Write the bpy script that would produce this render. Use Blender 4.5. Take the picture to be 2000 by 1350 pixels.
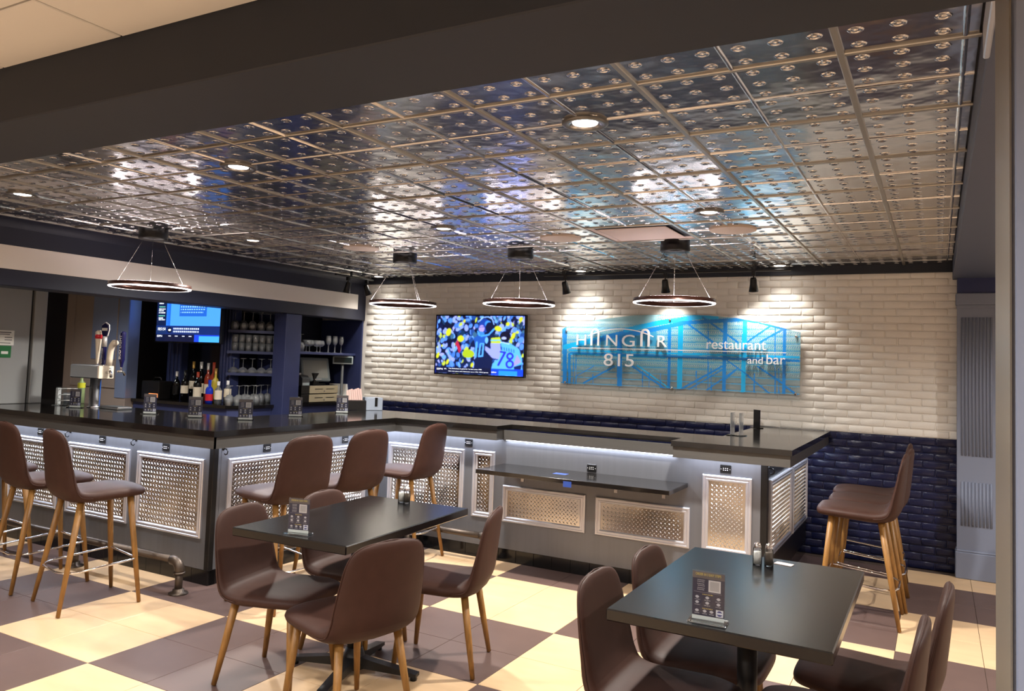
import bpy, math, random
import numpy as np
from mathutils import Vector, Matrix

for o in list(bpy.data.objects): bpy.data.objects.remove(o)
scn = bpy.context.scene
COL = scn.collection
R = math.radians
rnd = random.Random(7)

# ------------------------------------------------------------------ camera
CZ = 1.5231
HC = 2.432            # ceiling height
cam_d = bpy.data.cameras.new('camera'); cam = bpy.data.objects.new('camera', cam_d); COL.objects.link(cam)
cam_d.sensor_fit = 'HORIZONTAL'; cam_d.sensor_width = 36.0
cam_d.lens = 1534.49 / 2000 * 36.0
cam_d.shift_x = (1000 - 974.27) / 2000
cam_d.shift_y = (617.34 - 675) / 2000
cam_d.clip_start = 0.02; cam_d.clip_end = 60
yaw, pitch, roll = R(29.259), R(3.319), R(2.026)
fw = Vector((-math.sin(yaw) * math.cos(pitch), math.cos(yaw) * math.cos(pitch), math.sin(pitch)))
rt = Vector((math.cos(yaw), math.sin(yaw), 0)); up = rt.cross(fw)
r2 = rt * math.cos(roll) + up * math.sin(roll); u2 = -rt * math.sin(roll) + up * math.cos(roll)
M = Matrix(((r2.x, u2.x, -fw.x, 0), (r2.y, u2.y, -fw.y, 0), (r2.z, u2.z, -fw.z, CZ), (0, 0, 0, 1)))
cam.matrix_world = M
scn.camera = cam

# ------------------------------------------------------------------ view, world, lights
scn.view_settings.view_transform = 'Standard'; scn.view_settings.look = 'None'
scn.view_settings.gamma = 1.0; scn.view_settings.use_curve_mapping = False
scn.view_settings.exposure = 0.72
w = bpy.data.worlds.new('world'); scn.world = w; w.use_nodes = True
w.node_tree.nodes['Background'].inputs[0].default_value = (0.95, 0.93, 0.9, 1)
w.node_tree.nodes['Background'].inputs[1].default_value = 0.06

WARM = (1.0, 0.945, 0.87); NEUT = (1.0, 0.975, 0.95); COOL = (0.80, 0.86, 1.0)
def spot(name, loc, target, power, angle, blend=0.6, col=WARM, rad=0.05):
    d = bpy.data.lights.new(name, 'SPOT'); d.energy = power; d.spot_size = R(angle); d.spot_blend = blend
    d.color = col; d.shadow_soft_size = rad
    o = bpy.data.objects.new(name, d); COL.objects.link(o); o.location = loc
    o.rotation_euler = (Vector(target) - Vector(loc)).to_track_quat('-Z', 'Y').to_euler()
    return o
def area(name, loc, rot, sx, sy, power, col):
    d = bpy.data.lights.new(name, 'AREA'); d.shape = 'RECTANGLE'; d.size = sx; d.size_y = sy; d.energy = power; d.color = col
    o = bpy.data.objects.new(name, d); COL.objects.link(o); o.location = loc; o.rotation_euler = rot
    return o
DOWN = [(x, y) for y in (2.676, 4.505) for x in (-1.158, -2.986, -4.815)]
WASH = [(-5.47, 6.98), (-3.02, 6.98), (-1.18, 6.98)]
ROOM = [(x, y) for y in (0.5, -1.5) for x in (-5.0, -2.9, -0.8, 1.6)] + [(1.6, 3.4), (1.6, 5.6)]
BACK_FILL = [(-7.35, 4.25)]  # added unseen downlight that brightens the area behind the bar
P_DOWN, P_WASH, P_ROOM, P_TRACK, P_LED = 70, 24, 150, 17, 3.2
for i, (x, y) in enumerate(DOWN): spot('downlight_lamp', (x, y, HC - 0.03), (x, y, 0), P_DOWN if y < 4 else (230 if x > -2 else 190), 162, 1.0)
for i, (x, y) in enumerate(WASH): spot('downlight_lamp', (x, y, HC - 0.03), (x, y, 0), P_WASH, 110, 0.8)
for i, (x, y) in enumerate(ROOM): spot('downlight_lamp', (x, y, HC - 0.03), (x, y, 0), P_ROOM, 160, 1.0, NEUT)

for i, (x, y) in enumerate(BACK_FILL): spot('downlight_lamp', (x, y, 2.27), (x, y, 0), 55, 150, 1.0, NEUT)

# ------------------------------------------------------------------ helpers
def S(r, g, b):
    f = lambda c: (c / 255 / 12.92) if c / 255 <= 0.04045 else ((c / 255 + 0.055) / 1.055) ** 2.4
    return (f(r), f(g), f(b), 1.0)

def nodes(name):
    m = bpy.data.materials.new(name); m.use_nodes = True
    nt = m.node_tree; bs = nt.nodes['Principled BSDF']
    return m, nt, bs
def mat(name, col, rough=0.5, metal=0.0, spec=0.5, vary=0.0, vscale=6.0, bump=0.0, bscale=40.0, bdist=0.01, stretch=(1, 1, 1), coat=0.0, col2=None, trans=0.0, ior=1.45, alpha=1.0, rvary=0.0):
    m, nt, bs = nodes(name)
    bs.inputs['Base Color'].default_value = col; bs.inputs['Roughness'].default_value = rough
    bs.inputs['Metallic'].default_value = metal; bs.inputs['Specular IOR Level'].default_value = spec
    bs.inputs['Coat Weight'].default_value = coat; bs.inputs['Transmission Weight'].default_value = trans
    bs.inputs['IOR'].default_value = ior; bs.inputs['Alpha'].default_value = alpha
    if vary or bump or col2 or rvary:
        g = nt.nodes.new('ShaderNodeNewGeometry'); mp = nt.nodes.new('ShaderNodeMapping')
        mp.inputs['Scale'].default_value = stretch
        nt.links.new(g.outputs['Position'], mp.inputs['Vector'])
        n = nt.nodes.new('ShaderNodeTexNoise'); n.inputs['Scale'].default_value = vscale; n.inputs['Detail'].default_value = 5
        nt.links.new(mp.outputs['Vector'], n.inputs['Vector'])
        if vary or col2:
            r = nt.nodes.new('ShaderNodeValToRGB'); r.color_ramp.elements[0].position = 0.3; r.color_ramp.elements[1].position = 0.7
            c2 = col2 or tuple(min(1, c * (1 + vary)) for c in col[:3]) + (1,)
            c1 = col if col2 else tuple(c * (1 - vary) for c in col[:3]) + (1,)
            r.color_ramp.elements[0].color = c1; r.color_ramp.elements[1].color = c2
            nt.links.new(n.outputs['Fac'], r.inputs['Fac']); nt.links.new(r.outputs['Color'], bs.inputs['Base Color'])
        if rvary:
            mr = nt.nodes.new('ShaderNodeMapRange'); mr.inputs['To Min'].default_value = max(0, rough - rvary); mr.inputs['To Max'].default_value = rough + rvary
            nt.links.new(n.outputs['Fac'], mr.inputs['Value']); nt.links.new(mr.outputs['Result'], bs.inputs['Roughness'])
        if bump:
            n2 = nt.nodes.new('ShaderNodeTexNoise'); n2.inputs['Scale'].default_value = bscale; n2.inputs['Detail'].default_value = 3
            nt.links.new(mp.outputs['Vector'], n2.inputs['Vector'])
            b = nt.nodes.new('ShaderNodeBump'); b.inputs['Strength'].default_value = bump; b.inputs['Distance'].default_value = bdist
            nt.links.new(n2.outputs['Fac'], b.inputs['Height']); nt.links.new(b.outputs['Normal'], bs.inputs['Normal'])
    return m
def emit(name, col, strength):
    m, nt, bs = nodes(name)
    bs.inputs['Base Color'].default_value = col; bs.inputs['Emission Color'].default_value = col; bs.inputs['Emission Strength'].default_value = strength
    return m
def vcol_mat(name, emission=0.0, rough=0.4, alpha=False):
    m, nt, bs = nodes(name)
    a = nt.nodes.new('ShaderNodeAttribute'); a.attribute_name = 'print'
    nt.links.new(a.outputs['Color'], bs.inputs['Base Color']); bs.inputs['Roughness'].default_value = rough
    if emission:
        nt.links.new(a.outputs['Color'], bs.inputs['Emission Color']); bs.inputs['Emission Strength'].default_value = emission
        bs.inputs['Base Color'].default_value = (0.01, 0.01, 0.01, 1)
        nt.links.remove(bs.inputs['Base Color'].links[0])
    if alpha: nt.links.new(a.outputs['Alpha'], bs.inputs['Alpha'])
    return m

class MB:
    def __init__(s): s.v = []; s.f = []; s.sm = []
    def add(s, vs, fs, smooth=False):
        n = len(s.v); s.v += [tuple(p) for p in vs]; s.f += [tuple(i + n for i in f) for f in fs]; s.sm += [smooth] * len(fs); return s
    def box(s, x0, x1, y0, y1, z0, z1):
        return s.add([(x0, y0, z0), (x1, y0, z0), (x1, y1, z0), (x0, y1, z0), (x0, y0, z1), (x1, y0, z1), (x1, y1, z1), (x0, y1, z1)],
                     [(0, 3, 2, 1), (4, 5, 6, 7), (0, 1, 5, 4), (1, 2, 6, 5), (2, 3, 7, 6), (3, 0, 4, 7)])
    def cbox(s, x0, x1, y0, y1, z0, z1, c):
        X = (x0, x1); Y = (y0, y1); Z = (z0, z1); vs = []; ix = {}
        for a in (0, 1):
            for b in (0, 1):
                for d in (0, 1):
                    sx = c if a == 0 else -c; sy = c if b == 0 else -c; sz = c if d == 0 else -c
                    for k, p in enumerate(((X[a], Y[b] + sy, Z[d] + sz), (X[a] + sx, Y[b], Z[d] + sz), (X[a] + sx, Y[b] + sy, Z[d]))):
                        ix[(a, b, d, k)] = len(vs); vs.append(p)
        fs = []
        q = lambda *l: fs.append(tuple(ix[t] for t in l))
        q((0, 0, 0, 0), (0, 0, 1, 0), (0, 1, 1, 0), (0, 1, 0, 0)); q((1, 0, 0, 0), (1, 1, 0, 0), (1, 1, 1, 0), (1, 0, 1, 0))
        q((0, 0, 0, 1), (1, 0, 0, 1), (1, 0, 1, 1), (0, 0, 1, 1)); q((0, 1, 0, 1), (0, 1, 1, 1), (1, 1, 1, 1), (1, 1, 0, 1))
        q((0, 0, 0, 2), (0, 1, 0, 2), (1, 1, 0, 2), (1, 0, 0, 2)); q((0, 0, 1, 2), (1, 0, 1, 2), (1, 1, 1, 2), (0, 1, 1, 2))
        for a in (0, 1):
            for b in (0, 1): q((a, b, 0, 0), (a, b, 0, 1), (a, b, 1, 1), (a, b, 1, 0))
            for d in (0, 1): q((a, 0, d, 0), (a, 0, d, 2), (a, 1, d, 2), (a, 1, d, 0))
        for b in (0, 1):
            for d in (0, 1): q((0, b, d, 1), (0, b, d, 2), (1, b, d, 2), (1, b, d, 1))
        for a in (0, 1):
            for b in (0, 1):
                for d in (0, 1): q((a, b, d, 0), (a, b, d, 1), (a, b, d, 2))
        return s.add(vs, fs)
    def lathe(s, prof, n=16, c=(0, 0, 0), smooth=True, cap=True):
        vs = []; fs = []
        for r, z in prof:
            for i in range(n):
                a = 2 * math.pi * i / n; vs.append((c[0] + r * math.cos(a), c[1] + r * math.sin(a), c[2] + z))
        for k in range(len(prof) - 1):
            for i in range(n): fs.append((k * n + i, k * n + (i + 1) % n, (k + 1) * n + (i + 1) % n, (k + 1) * n + i))
        if cap:
            if prof[0][0] > 1e-6: fs.append(tuple(reversed(range(n))))
            if prof[-1][0] > 1e-6: fs.append(tuple((len(prof) - 1) * n + i for i in range(n)))
        return s.add(vs, fs, smooth)
    def tube(s, pts, rad, n=8, closed=False, smooth=True):
        P = [Vector(p) for p in pts]; m = len(P); vs = []; fs = []
        rads = rad if isinstance(rad, (list, tuple)) else [rad] * m
        up_ = None
        for i in range(m):
            if closed: t = P[(i + 1) % m] - P[i - 1]
            else: t = P[min(i + 1, m - 1)] - P[max(i - 1, 0)]
            t.normalize()
            if up_ is None:
                up_ = Vector((0, 0, 1)) if abs(t.z) < 0.9 else Vector((1, 0, 0))
            a = t.cross(up_); a.normalize(); b = a.cross(t); up_ = b
            for k in range(n):
                g = 2 * math.pi * k / n; vs.append(P[i] + (a * math.cos(g) + b * math.sin(g)) * rads[i])
        L = m if closed else m - 1
        for i in range(L):
            j = (i + 1) % m
            for k in range(n): fs.append((i * n + k, i * n + (k + 1) % n, j * n + (k + 1) % n, j * n + k))
        if not closed: fs += [tuple(reversed(range(n))), tuple((m - 1) * n + k for k in range(n))]
        return s.add(vs, fs, smooth)
    def prism(s, poly, z0, z1):
        n = len(poly); vs = [(x, y, z0) for x, y in poly] + [(x, y, z1) for x, y in poly]
        return s.add(vs, [tuple(reversed(range(n))), tuple(range(n, 2 * n))] + [(i, (i + 1) % n, n + (i + 1) % n, n + i) for i in range(n)])
    def prism_xz(s, poly, y0, y1):       # polygon in x,z extruded along y
        n = len(poly); vs = [(x, y0, z) for x, z in poly] + [(x, y1, z) for x, z in poly]
        return s.add(vs, [tuple(range(n)), tuple(reversed(range(n, 2 * n)))] + [(i, n + i, n + (i + 1) % n, (i + 1) % n) for i in range(n)])
    def prism_yz(s, poly, x0, x1):       # polygon in y,z extruded along x
        n = len(poly); vs = [(x0, y, z) for y, z in poly] + [(x1, y, z) for y, z in poly]
        return s.add(vs, [tuple(reversed(range(n))), tuple(range(n, 2 * n))] + [(i, (i + 1) % n, n + (i + 1) % n, n + i) for i in range(n)])
    def sphere(s, c, r, n=12, sz=1.0):
        return s.lathe([(max(1e-4, r * math.sin(math.pi * k / 8)), -r * sz * math.cos(math.pi * k / 8)) for k in range(9)], n, c)
    def xform(s, m): s.v = [tuple(m @ Vector(p)) for p in s.v]; return s
    def mesh(s, name='mesh', fix=True):
        me = bpy.data.meshes.new(name); me.from_pydata(s.v, [], s.f)
        if any(s.sm): me.polygons.foreach_set('use_smooth', s.sm)
        if fix:
            import bmesh
            bm = bmesh.new(); bm.from_mesh(me); bmesh.ops.recalc_face_normals(bm, faces=bm.faces); bm.to_mesh(me); bm.free()
        me.update(); return me

def obj(name, mb, m, parent=None, loc=None, rz=0.0, fix=True):
    me = mb.mesh(name, fix) if isinstance(mb, MB) else mb
    o = bpy.data.objects.new(name, me); COL.objects.link(o)
    if m is not None and not me.materials: me.materials.append(m)
    if parent: o.parent = parent
    if loc is not None: o.location = loc
    if rz: o.rotation_euler = (0, 0, rz)
    return o
def tag(o, label, cat, group=None):
    o['label'] = label; o['category'] = cat
    if group: o['group'] = group
    return o
def struct(o, label=None):
    o['kind'] = 'structure'
    if label: o['label'] = label
    return o
def thing(name, label, cat, loc=(0, 0, 0), rz=0.0, group=None):
    o = bpy.data.objects.new(name, None); COL.objects.link(o); o.location = loc; o.rotation_euler = (0, 0, rz); o.empty_display_size = 0.1
    return tag(o, label, cat, group)
def dup(root, loc, rz, label=None, group=None):
    r = root.copy(); COL.objects.link(r); r.location = loc; r.rotation_euler = (0, 0, rz)
    if label: r['label'] = label
    if group: r['group'] = group
    for ch in root.children:
        c = ch.copy(); COL.objects.link(c); c.parent = r
        for g in ch.children:
            d = g.copy(); COL.objects.link(d); d.parent = c
    return r
def text_mb(s, width=None, height=None, depth=0.004, spacing=1.0):
    """flat-extruded lettering standing in the x,z plane, front towards -y, lower left at the origin"""
    c = bpy.data.curves.new('lettering', 'FONT'); c.body = s; c.extrude = depth / 2; c.space_character = spacing; c.resolution_u = 4
    o = bpy.data.objects.new('lettering', c); COL.objects.link(o)
    dg = bpy.context.evaluated_depsgraph_get(); me = bpy.data.meshes.new_from_object(o.evaluated_get(dg))
    bpy.data.objects.remove(o); bpy.data.curves.remove(c)
    co = np.array([v.co[:] for v in me.vertices]); fs = [tuple(p.vertices) for p in me.polygons]; bpy.data.meshes.remove(me)
    mn = co.min(0); mx = co.max(0); sx = sz = 1.0
    if height: sx = sz = height / (mx[1] - mn[1])
    if width:
        sx = width / (mx[0] - mn[0])
        if not height: sz = sx
    mb = MB(); mb.add([((p[0] - mn[0]) * sx, -p[2], (p[1] - mn[1]) * sz) for p in co], fs); return mb
def raster_obj(name, img, w_, h_, m, parent, loc, rz=0.0, top=None, bottom=0.0):
    """img HxWx4 (row 0 on top) printed on a sheet w_ x h_ in the x,z plane; lower left at the origin"""
    H, W = img.shape[:2]
    xs = np.linspace(0, w_, W + 1); t = np.linspace(0, 1, H + 1)
    V = np.zeros((H + 1, W + 1, 3))
    for j, x in enumerate(xs):
        tz = top(x) if top else h_
        V[:, j, 0] = x; V[:, j, 2] = bottom + (tz - bottom) * t
    idx = np.arange((H + 1) * (W + 1)).reshape(H + 1, W + 1)
    F = np.stack([idx[:-1, :-1], idx[:-1, 1:], idx[1:, 1:], idx[1:, :-1]], -1).reshape(-1, 4)
    me = bpy.data.meshes.new(name); me.from_pydata(V.reshape(-1, 3).tolist(), [], F.tolist())
    if img.shape[2] == 3: img = np.concatenate([img, np.ones((H, W, 1))], 2)
    at = me.color_attributes.new('print', 'FLOAT_COLOR', 'CORNER')
    at.data.foreach_set('color', np.repeat(img[::-1].reshape(-1, 4), 4, axis=0).astype(np.float32).ravel())
    me.update(); return obj(name, me, m, parent, loc, rz)

# ------------------------------------------------------------------ materials
m_brick_w = mat('painted brick white', S(236, 232, 224), 0.55, vary=0.03, bump=0.25, bscale=60, bdist=0.006)
m_brick_b = mat('painted brick navy', S(20, 25, 58), 0.28, vary=0.15, bump=0.3, bscale=60, bdist=0.006)
m_cream = mat('cream floor tile', S(204, 172, 134), 0.38, vary=0.06, vscale=5, stretch=(1, 3, 1), rvary=0.08)
m_brown = mat('brown floor tile', S(90, 71, 65), 0.45, vary=0.06, vscale=7, bump=0.05, bscale=200, bdist=0.002)
m_grout = mat('grout', S(70, 55, 45), 0.8)
m_tin = mat('pressed metal', (0.66, 0.66, 0.67, 1), 0.165, 1.0, bump=0.5, bscale=4.5, bdist=0.016)
m_rail = mat('brushed grid rail', (0.46, 0.44, 0.40, 1), 0.34, 1.0)
m_ceil = mat('cream ceiling panel', S(222, 220, 216), 0.9, bump=0.1, bscale=300, bdist=0.001)
m_beam = mat('charcoal paint', S(37, 42, 53), 0.6)
m_navy = mat('navy paint', S(50, 58, 98), 0.45, vary=0.05)
m_fascia = mat('fascia navy paint', S(27, 30, 48), 0.5)
m_navyd = mat('dark navy paint', S(16, 18, 34), 0.5)
m_band = mat('pale grey band paint', S(222, 216, 210), 0.7)
m_greyblue = mat('grey blue paint', S(122, 130, 150), 0.55)
m_greycab = mat('grey cabinet laminate', S(150, 152, 152), 0.45)
m_taupe = mat('taupe cabinet paint', S(150, 138, 130), 0.45)
m_bar = mat('brushed grey laminate', S(116, 118, 124), 0.38, 0.55, vary=0.04, vscale=30, stretch=(1, 1, 0.05))
m_apron = mat('grey apron laminate', S(84, 82, 80), 0.4, 0.3, vary=0.05, vscale=25, stretch=(0.2, 0.2, 3))
m_black = mat('black trim', S(14, 14, 15), 0.35)
m_basetile = mat('glossy black tile', S(16, 15, 16), 0.15)
m_counter = mat('black wood countertop', S(22, 20, 19), 0.11, spec=1.0, vary=0.2, vscale=10, stretch=(1, 9, 1))
m_table = mat('black wood table top', S(14, 13, 14), 0.21, spec=0.65, vary=0.12, vscale=10, stretch=(9, 1, 1))
m_frame = mat('silver moulding', S(205, 206, 214), 0.32, 0.75)
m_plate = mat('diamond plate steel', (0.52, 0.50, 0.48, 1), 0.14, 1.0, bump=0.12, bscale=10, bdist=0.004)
m_lug = mat('brightened plate lug', (0.74, 0.73, 0.72, 1), 0.26, 1.0)  # lighter than the plate, so the lug highlights are painted in
m_leather = mat('brown leather', S(60, 38, 31), 0.55, spec=0.25, vary=0.08, vscale=18, bump=0.12, bscale=350, bdist=0.002)
m_oak = mat('oak wood', S(138, 98, 48), 0.45, vary=0.22, vscale=18, stretch=(6, 6, 0.7))
m_chrome = mat('chrome', (0.8, 0.8, 0.82, 1), 0.08, 1.0)
m_steel = mat('stainless steel', (0.58, 0.59, 0.62, 1), 0.26, 1.0)
m_reflectsteel = mat('reflection tinted steel sheet', S(138, 156, 192), 0.35, 0.4)  # blue cast of reflected light put into the base colour
m_caddy = mat('pale steel', S(186, 200, 220), 0.3, 0.4)
m_iron = mat('black cast iron', S(20, 20, 22), 0.4)
m_pipe = mat('iron pipe', S(88, 78, 70), 0.42, 0.8, vary=0.2)
m_copper = mat('bronze pendant', S(70, 42, 34), 0.3, 0.6)
m_led = emit('led diffuser', (1.0, 0.88, 0.86, 1), 3.0)
m_ledup = emit('upward led diffuser', (1.0, 0.86, 0.86, 1), 17.0)
m_lamp = emit('lamp lens', (1.0, 0.93, 0.84, 1), 14.0)
m_strip = emit('led strip', (0.80, 0.86, 1.0, 1), 7.0)
m_trimring = mat('lamp trim', S(120, 118, 116), 0.3, 0.8)
m_white = mat('white paint', S(232, 230, 228), 0.45)
m_speaker = mat('speaker grille', S(196, 180, 168), 0.6)
m_vent = mat('vent panel', S(196, 180, 176), 0.6)
m_glass = mat('clear glass', (0.95, 0.97, 1, 1), 0.02, trans=1.0, ior=1.45)
m_acryl = mat('clear acrylic', (0.97, 0.98, 0.98, 1), 0.03, trans=1.0, ior=1.2)
m_screen_off = mat('dark display glass', S(18, 34, 36), 0.15)
m_mirror = mat('dark mirror', (0.03, 0.03, 0.035, 1), 0.1, 0.8)
m_case = mat('black plastic', S(20, 18, 18), 0.4)
m_grey_pl = mat('grey plastic', S(164, 178, 182), 0.4)
m_dgrey_pl = mat('dark grey plastic', S(70, 72, 74), 0.45)
m_beige = mat('beige metal', S(178, 166, 138), 0.45)
m_paper = mat('white paper', S(232, 232, 226), 0.8)
m_pinkp = mat('pink paper', S(222, 190, 182), 0.8)
m_blue_tape = mat('blue tape', S(40, 70, 150), 0.6)
m_salt = mat('salt', S(238, 236, 230), 0.9)
m_pepper = mat('ground pepper', S(96, 84, 72), 0.9, vary=0.4, vscale=900)
m_wine = mat('dark wine bottle', S(10, 9, 9), 0.08)
m_foil_g = mat('gold foil', S(190, 150, 80), 0.35, 0.6)
m_foil_s = mat('silver foil', S(205, 200, 196), 0.35, 0.4)
m_foil_r = mat('red foil', S(150, 52, 28), 0.4)
m_label_w = mat('paper label', S(226, 214, 192), 0.7)
m_rose = mat('rose wine', S(150, 60, 40), 0.1)
m_whitewine = mat('yellow wine', S(190, 170, 60), 0.1)
m_bluebottle = mat('blue bottle', S(24, 56, 190), 0.12)
m_red = mat('red', S(200, 40, 50), 0.4)
m_orange = emit('amber glow', (1.0, 0.28, 0.08, 1), 0.9)
m_green = mat('green print', S(30, 110, 60), 0.6)
m_tapnavy = mat('navy enamel', S(22, 22, 70), 0.2)
m_ivory = mat('ivory enamel', S(232, 220, 200), 0.25)

T = 0.6096
CX0, CY0 = -0.8528, 2.3709        # ceiling grid origin
FS = 0.42233; FX0, FY0 = -4.4268, 2.4532   # floor tile size and origin
YW = 7.2                           # brick wall face
XS = -5.81                         # back bar fascia face

# ================================================================== setting
# ---- floor
fl = struct(obj('floor', MB().box(-10, 3.6, -4.2, 7.3, -0.06, -0.003), m_grout), 'cream and brown checkered tile floor')
tme = {}
for k, m in (('c', m_cream), ('b', m_brown)):
    me = MB().cbox(0.0012, FS - 0.0012, 0.0012, FS - 0.0012, -0.02, 0.0, 0.0012).mesh('floor_tile'); me.materials.append(m); tme[k] = me
tiles = []
for i in range(-13, 20):
    for j in range(-16, 12):
        k = 'c' if ((i // 2) + (j // 2)) % 2 == 0 else 'b'
        x = FX0 + i * FS; y = FY0 + j * FS
        if x < -9.9 or x > 3.1 or y > 6.95: continue
        d = math.hypot(x + FS / 2, y + FS / 2)
        ang = math.degrees(math.atan2(-(x + FS / 2), y + FS / 2)) - 29.26
        vis = abs(ang) < 39 and d > 2.2
        tiles.append((0 if vis else 1, d, x, y, k))
tiles.sort()
rest = {'c': MB(), 'b': MB()}
for n, (v, d, x, y, k) in enumerate(tiles):
    if n < 290 and v == 0:
        obj('floor_tile', tme[k], None, fl, (x, y, 0))
    else:
        rest[k].box(x + 0.0012, x + FS - 0.0012, y + 0.0012, y + FS - 0.0012, -0.02, 0.0)
for k, m in (('c', m_cream), ('b', m_brown)):
    o = obj('floor_tiles_beyond', rest[k], m, fl, fix=False); o['kind'] = 'stuff'

# ---- brick wall
BW, BH, MJ = 0.183, 0.061, 0.008
wb = struct(obj('wall_back', MB().box(-6.6, 0.7, YW + 0.0, YW + 0.2, 0, 1.037), m_brick_b), 'painted brick wall, navy below and white above')
obj('upper_wall', MB().box(-6.6, 0.7, YW, YW + 0.2, 1.037, 2.5), m_brick_w, wb)
def brick_mesh(length, seed, m):
    r = random.Random(seed); c = 0.006; mb = MB()
    x0, x1, z0, z1 = MJ / 2, length - MJ / 2, MJ / 2, BH - MJ / 2
    j = lambda a: r.uniform(-a, a)
    outer = [(x0 + j(.002), z0 + j(.002)), ((x0 + x1) / 2, z0 + j(.003)), (x1 + j(.002), z0 + j(.002)), (x1 + j(.002), z1 + j(.002)), ((x0 + x1) / 2 + j(.02), z1 + j(.003)), (x0 + j(.002), z1 + j(.002))]
    cx, cz = (x0 + x1) / 2, (z0 + z1) / 2
    d = 0.007
    inner = [(cx + (x - cx) * (1 - 2 * c / (x1 - x0)), cz + (z - cz) * (1 - 2 * c / (z1 - z0))) for x, z in outer]
    vs = [(x, 0.0, z) for x, z in outer] + [(x, -d * 0.55, z) for x, z in outer] + [(x, -d + j(.0025), z) for x, z in inner]
    fs = []
    for ring in (0, 6):
        for i in range(6): fs.append((ring + i, ring + (i + 1) % 6, ring + 6 + (i + 1) % 6, ring + 6 + i))
    fs.append((12, 13, 16, 17)); fs.append((13, 14, 15, 16))
    mb.add(vs, fs, True); me = mb.mesh('brick'); me.materials.append(m); return me
bricks = []
for row in range(39):
    off = (BW / 2 if row % 2 else 0.0) + rnd.uniform(-.008, .008)
    x = 0.35 + off - 40 * BW
    while x < 0.10:
        if x > -5.86: bricks.append((row, x))
        x += BW
vm = {(mm, s): brick_mesh(BW, s + (50 if mm else 0), (m_brick_w, m_brick_b)[mm]) for mm in (0, 1) for s in range(6)}
def b_visible(row, x):
    z = row * BH + BH / 2; xc = x + BW / 2
    if z < 1.0 and xc < -0.86: return False                      # behind the bar
    if xc < -0.86 and z < 1.0 + (0.1 if xc < -1.4 else 0): return z > 0.97 and xc < -1.4
    if -3.25 < xc < -1.06 and 1.30 < z < 1.88: return False      # behind the sign
    if -4.77 < xc < -3.75 and 1.38 < z < 2.0: return False       # behind the television
    return True
bricks.sort(key=lambda b: (not b_visible(*b), math.hypot(b[1], YW)))
bulk = {0: MB(), 1: MB()}
for n, (row, x) in enumerate(bricks):
    mm = 1 if (row + 1) * BH <= 1.04 else 0
    me = vm[(mm, rnd.randrange(6))]
    if n < 298: obj('brick', me, None, wb, (x, YW, row * BH))
    else:
        bulk[mm].add([(v.co.x + x, v.co.y + YW, v.co.z + row * BH) for v in me.vertices], [tuple(p.vertices) for p in me.polygons], True)
for mm in (0, 1):
    o = obj('bricks_beyond', bulk[mm], (m_brick_w, m_brick_b)[mm], wb, fix=False); o['kind'] = 'stuff'
struct(obj('trim_1', MB().cbox(-5.82, 0.13, YW - 0.035, YW + 0.02, 2.362, 2.44, 0.006), m_beam), 'charcoal ceiling moulding along the top of the brick wall')

# ---- other walls of the place (mostly out of view)
struct(obj('wall_left', MB().box(-10.1, -10.0, -4.2, 7.3, 0, 2.6), m_band), 'plain wall far left')
struct(obj('wall_front', MB().box(-10, 3.6, -4.3, -4.2, 0, 2.6), m_band), 'plain wall behind the viewer')
struct(obj('wall_right', MB().box(3.6, 3.7, -4.2, 7.3, 0, 2.6), m_band), 'plain wall far right')
obj('wall_back_right', MB().box(0.7, 3.6, YW, YW + 0.2, 0, 2.6), m_band, wb)

# ---- metal ceiling
ce = struct(obj('ceiling', MB().box(-5.75, 0.12, 1.72, 7.3, HC + 0.012, HC + 0.06), m_beam), 'embossed metal tile ceiling')
XR, XL, YN, YF = 0.102, CX0 - 8 * T, 1.745, 7.2
def tile_mesh(x0, x1, y0, y1):
    mb = MB(); g = 0.009
    mb.add([(x0 + g, y0 + g, 0), (x1 - g, y0 + g, 0), (x1 - g, y1 - g, 0), (x0 + g, y1 - g, 0)], [(0, 1, 2, 3)])
    h = T / 2
    if x0 + .02 < h < x1 - .02: mb.add([(h - .008, y0 + g, 0), (h - .004, y0 + g, -.006), (h + .004, y0 + g, -.006), (h + .008, y0 + g, 0), (h - .008, y1 - g, 0), (h - .004, y1 - g, -.006), (h + .004, y1 - g, -.006), (h + .008, y1 - g, 0)], [(0, 1, 5, 4), (1, 2, 6, 5), (2, 3, 7, 6)], True)
    if y0 + .02 < h < y1 - .02: mb.add([(x0 + g, h - .007, 0), (x0 + g, h - .003, -.005), (x0 + g, h + .003, -.005), (x0 + g, h + .007, 0), (x1 - g, h - .007, 0), (x1 - g, h - .003, -.005), (x1 - g, h + .003, -.005), (x1 - g, h + .007, 0)], [(0, 1, 5, 4), (1, 2, 6, 5), (2, 3, 7, 6)], True)
    p = T / 6
    for i in range(6):
        for j in range(6):
            cx, cy = (i + .5) * p, (j + .5) * p
            if x0 + .03 < cx < x1 - .03 and y0 + .03 < cy < y1 - .03:
                mb.lathe([(.0215, 0), (.0185, -.0022), (.0155, -.0026), (.012, -.0009), (.009, -.0007), (.006, -.0019), (.0005, -.0025)], 12, (cx, cy, 0), True, False)
    return mb.mesh('ceiling_tile', fix=False)
tcache = {}
for i in range(-8, 2):
    for j in range(-2, 8):
        gx, gy = CX0 + i * T, CY0 + j * T
        x0, x1 = max(0, XL - gx), min(T, XR - gx); y0, y1 = max(0, YN - gy), min(T, YF - gy)
        if x1 - x0 < .05 or y1 - y0 < .03: continue
        if (i, j) == (-2, 4): continue
        key = (round(x0, 3), round(x1, 3), round(y0, 3), round(y1, 3))
        if key not in tcache:
            tcache[key] = tile_mesh(x0, x1, y0, y1); tcache[key].materials.append(m_tin)
        obj('ceiling_tile', tcache[key], None, ce, (gx, gy, HC))
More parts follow.
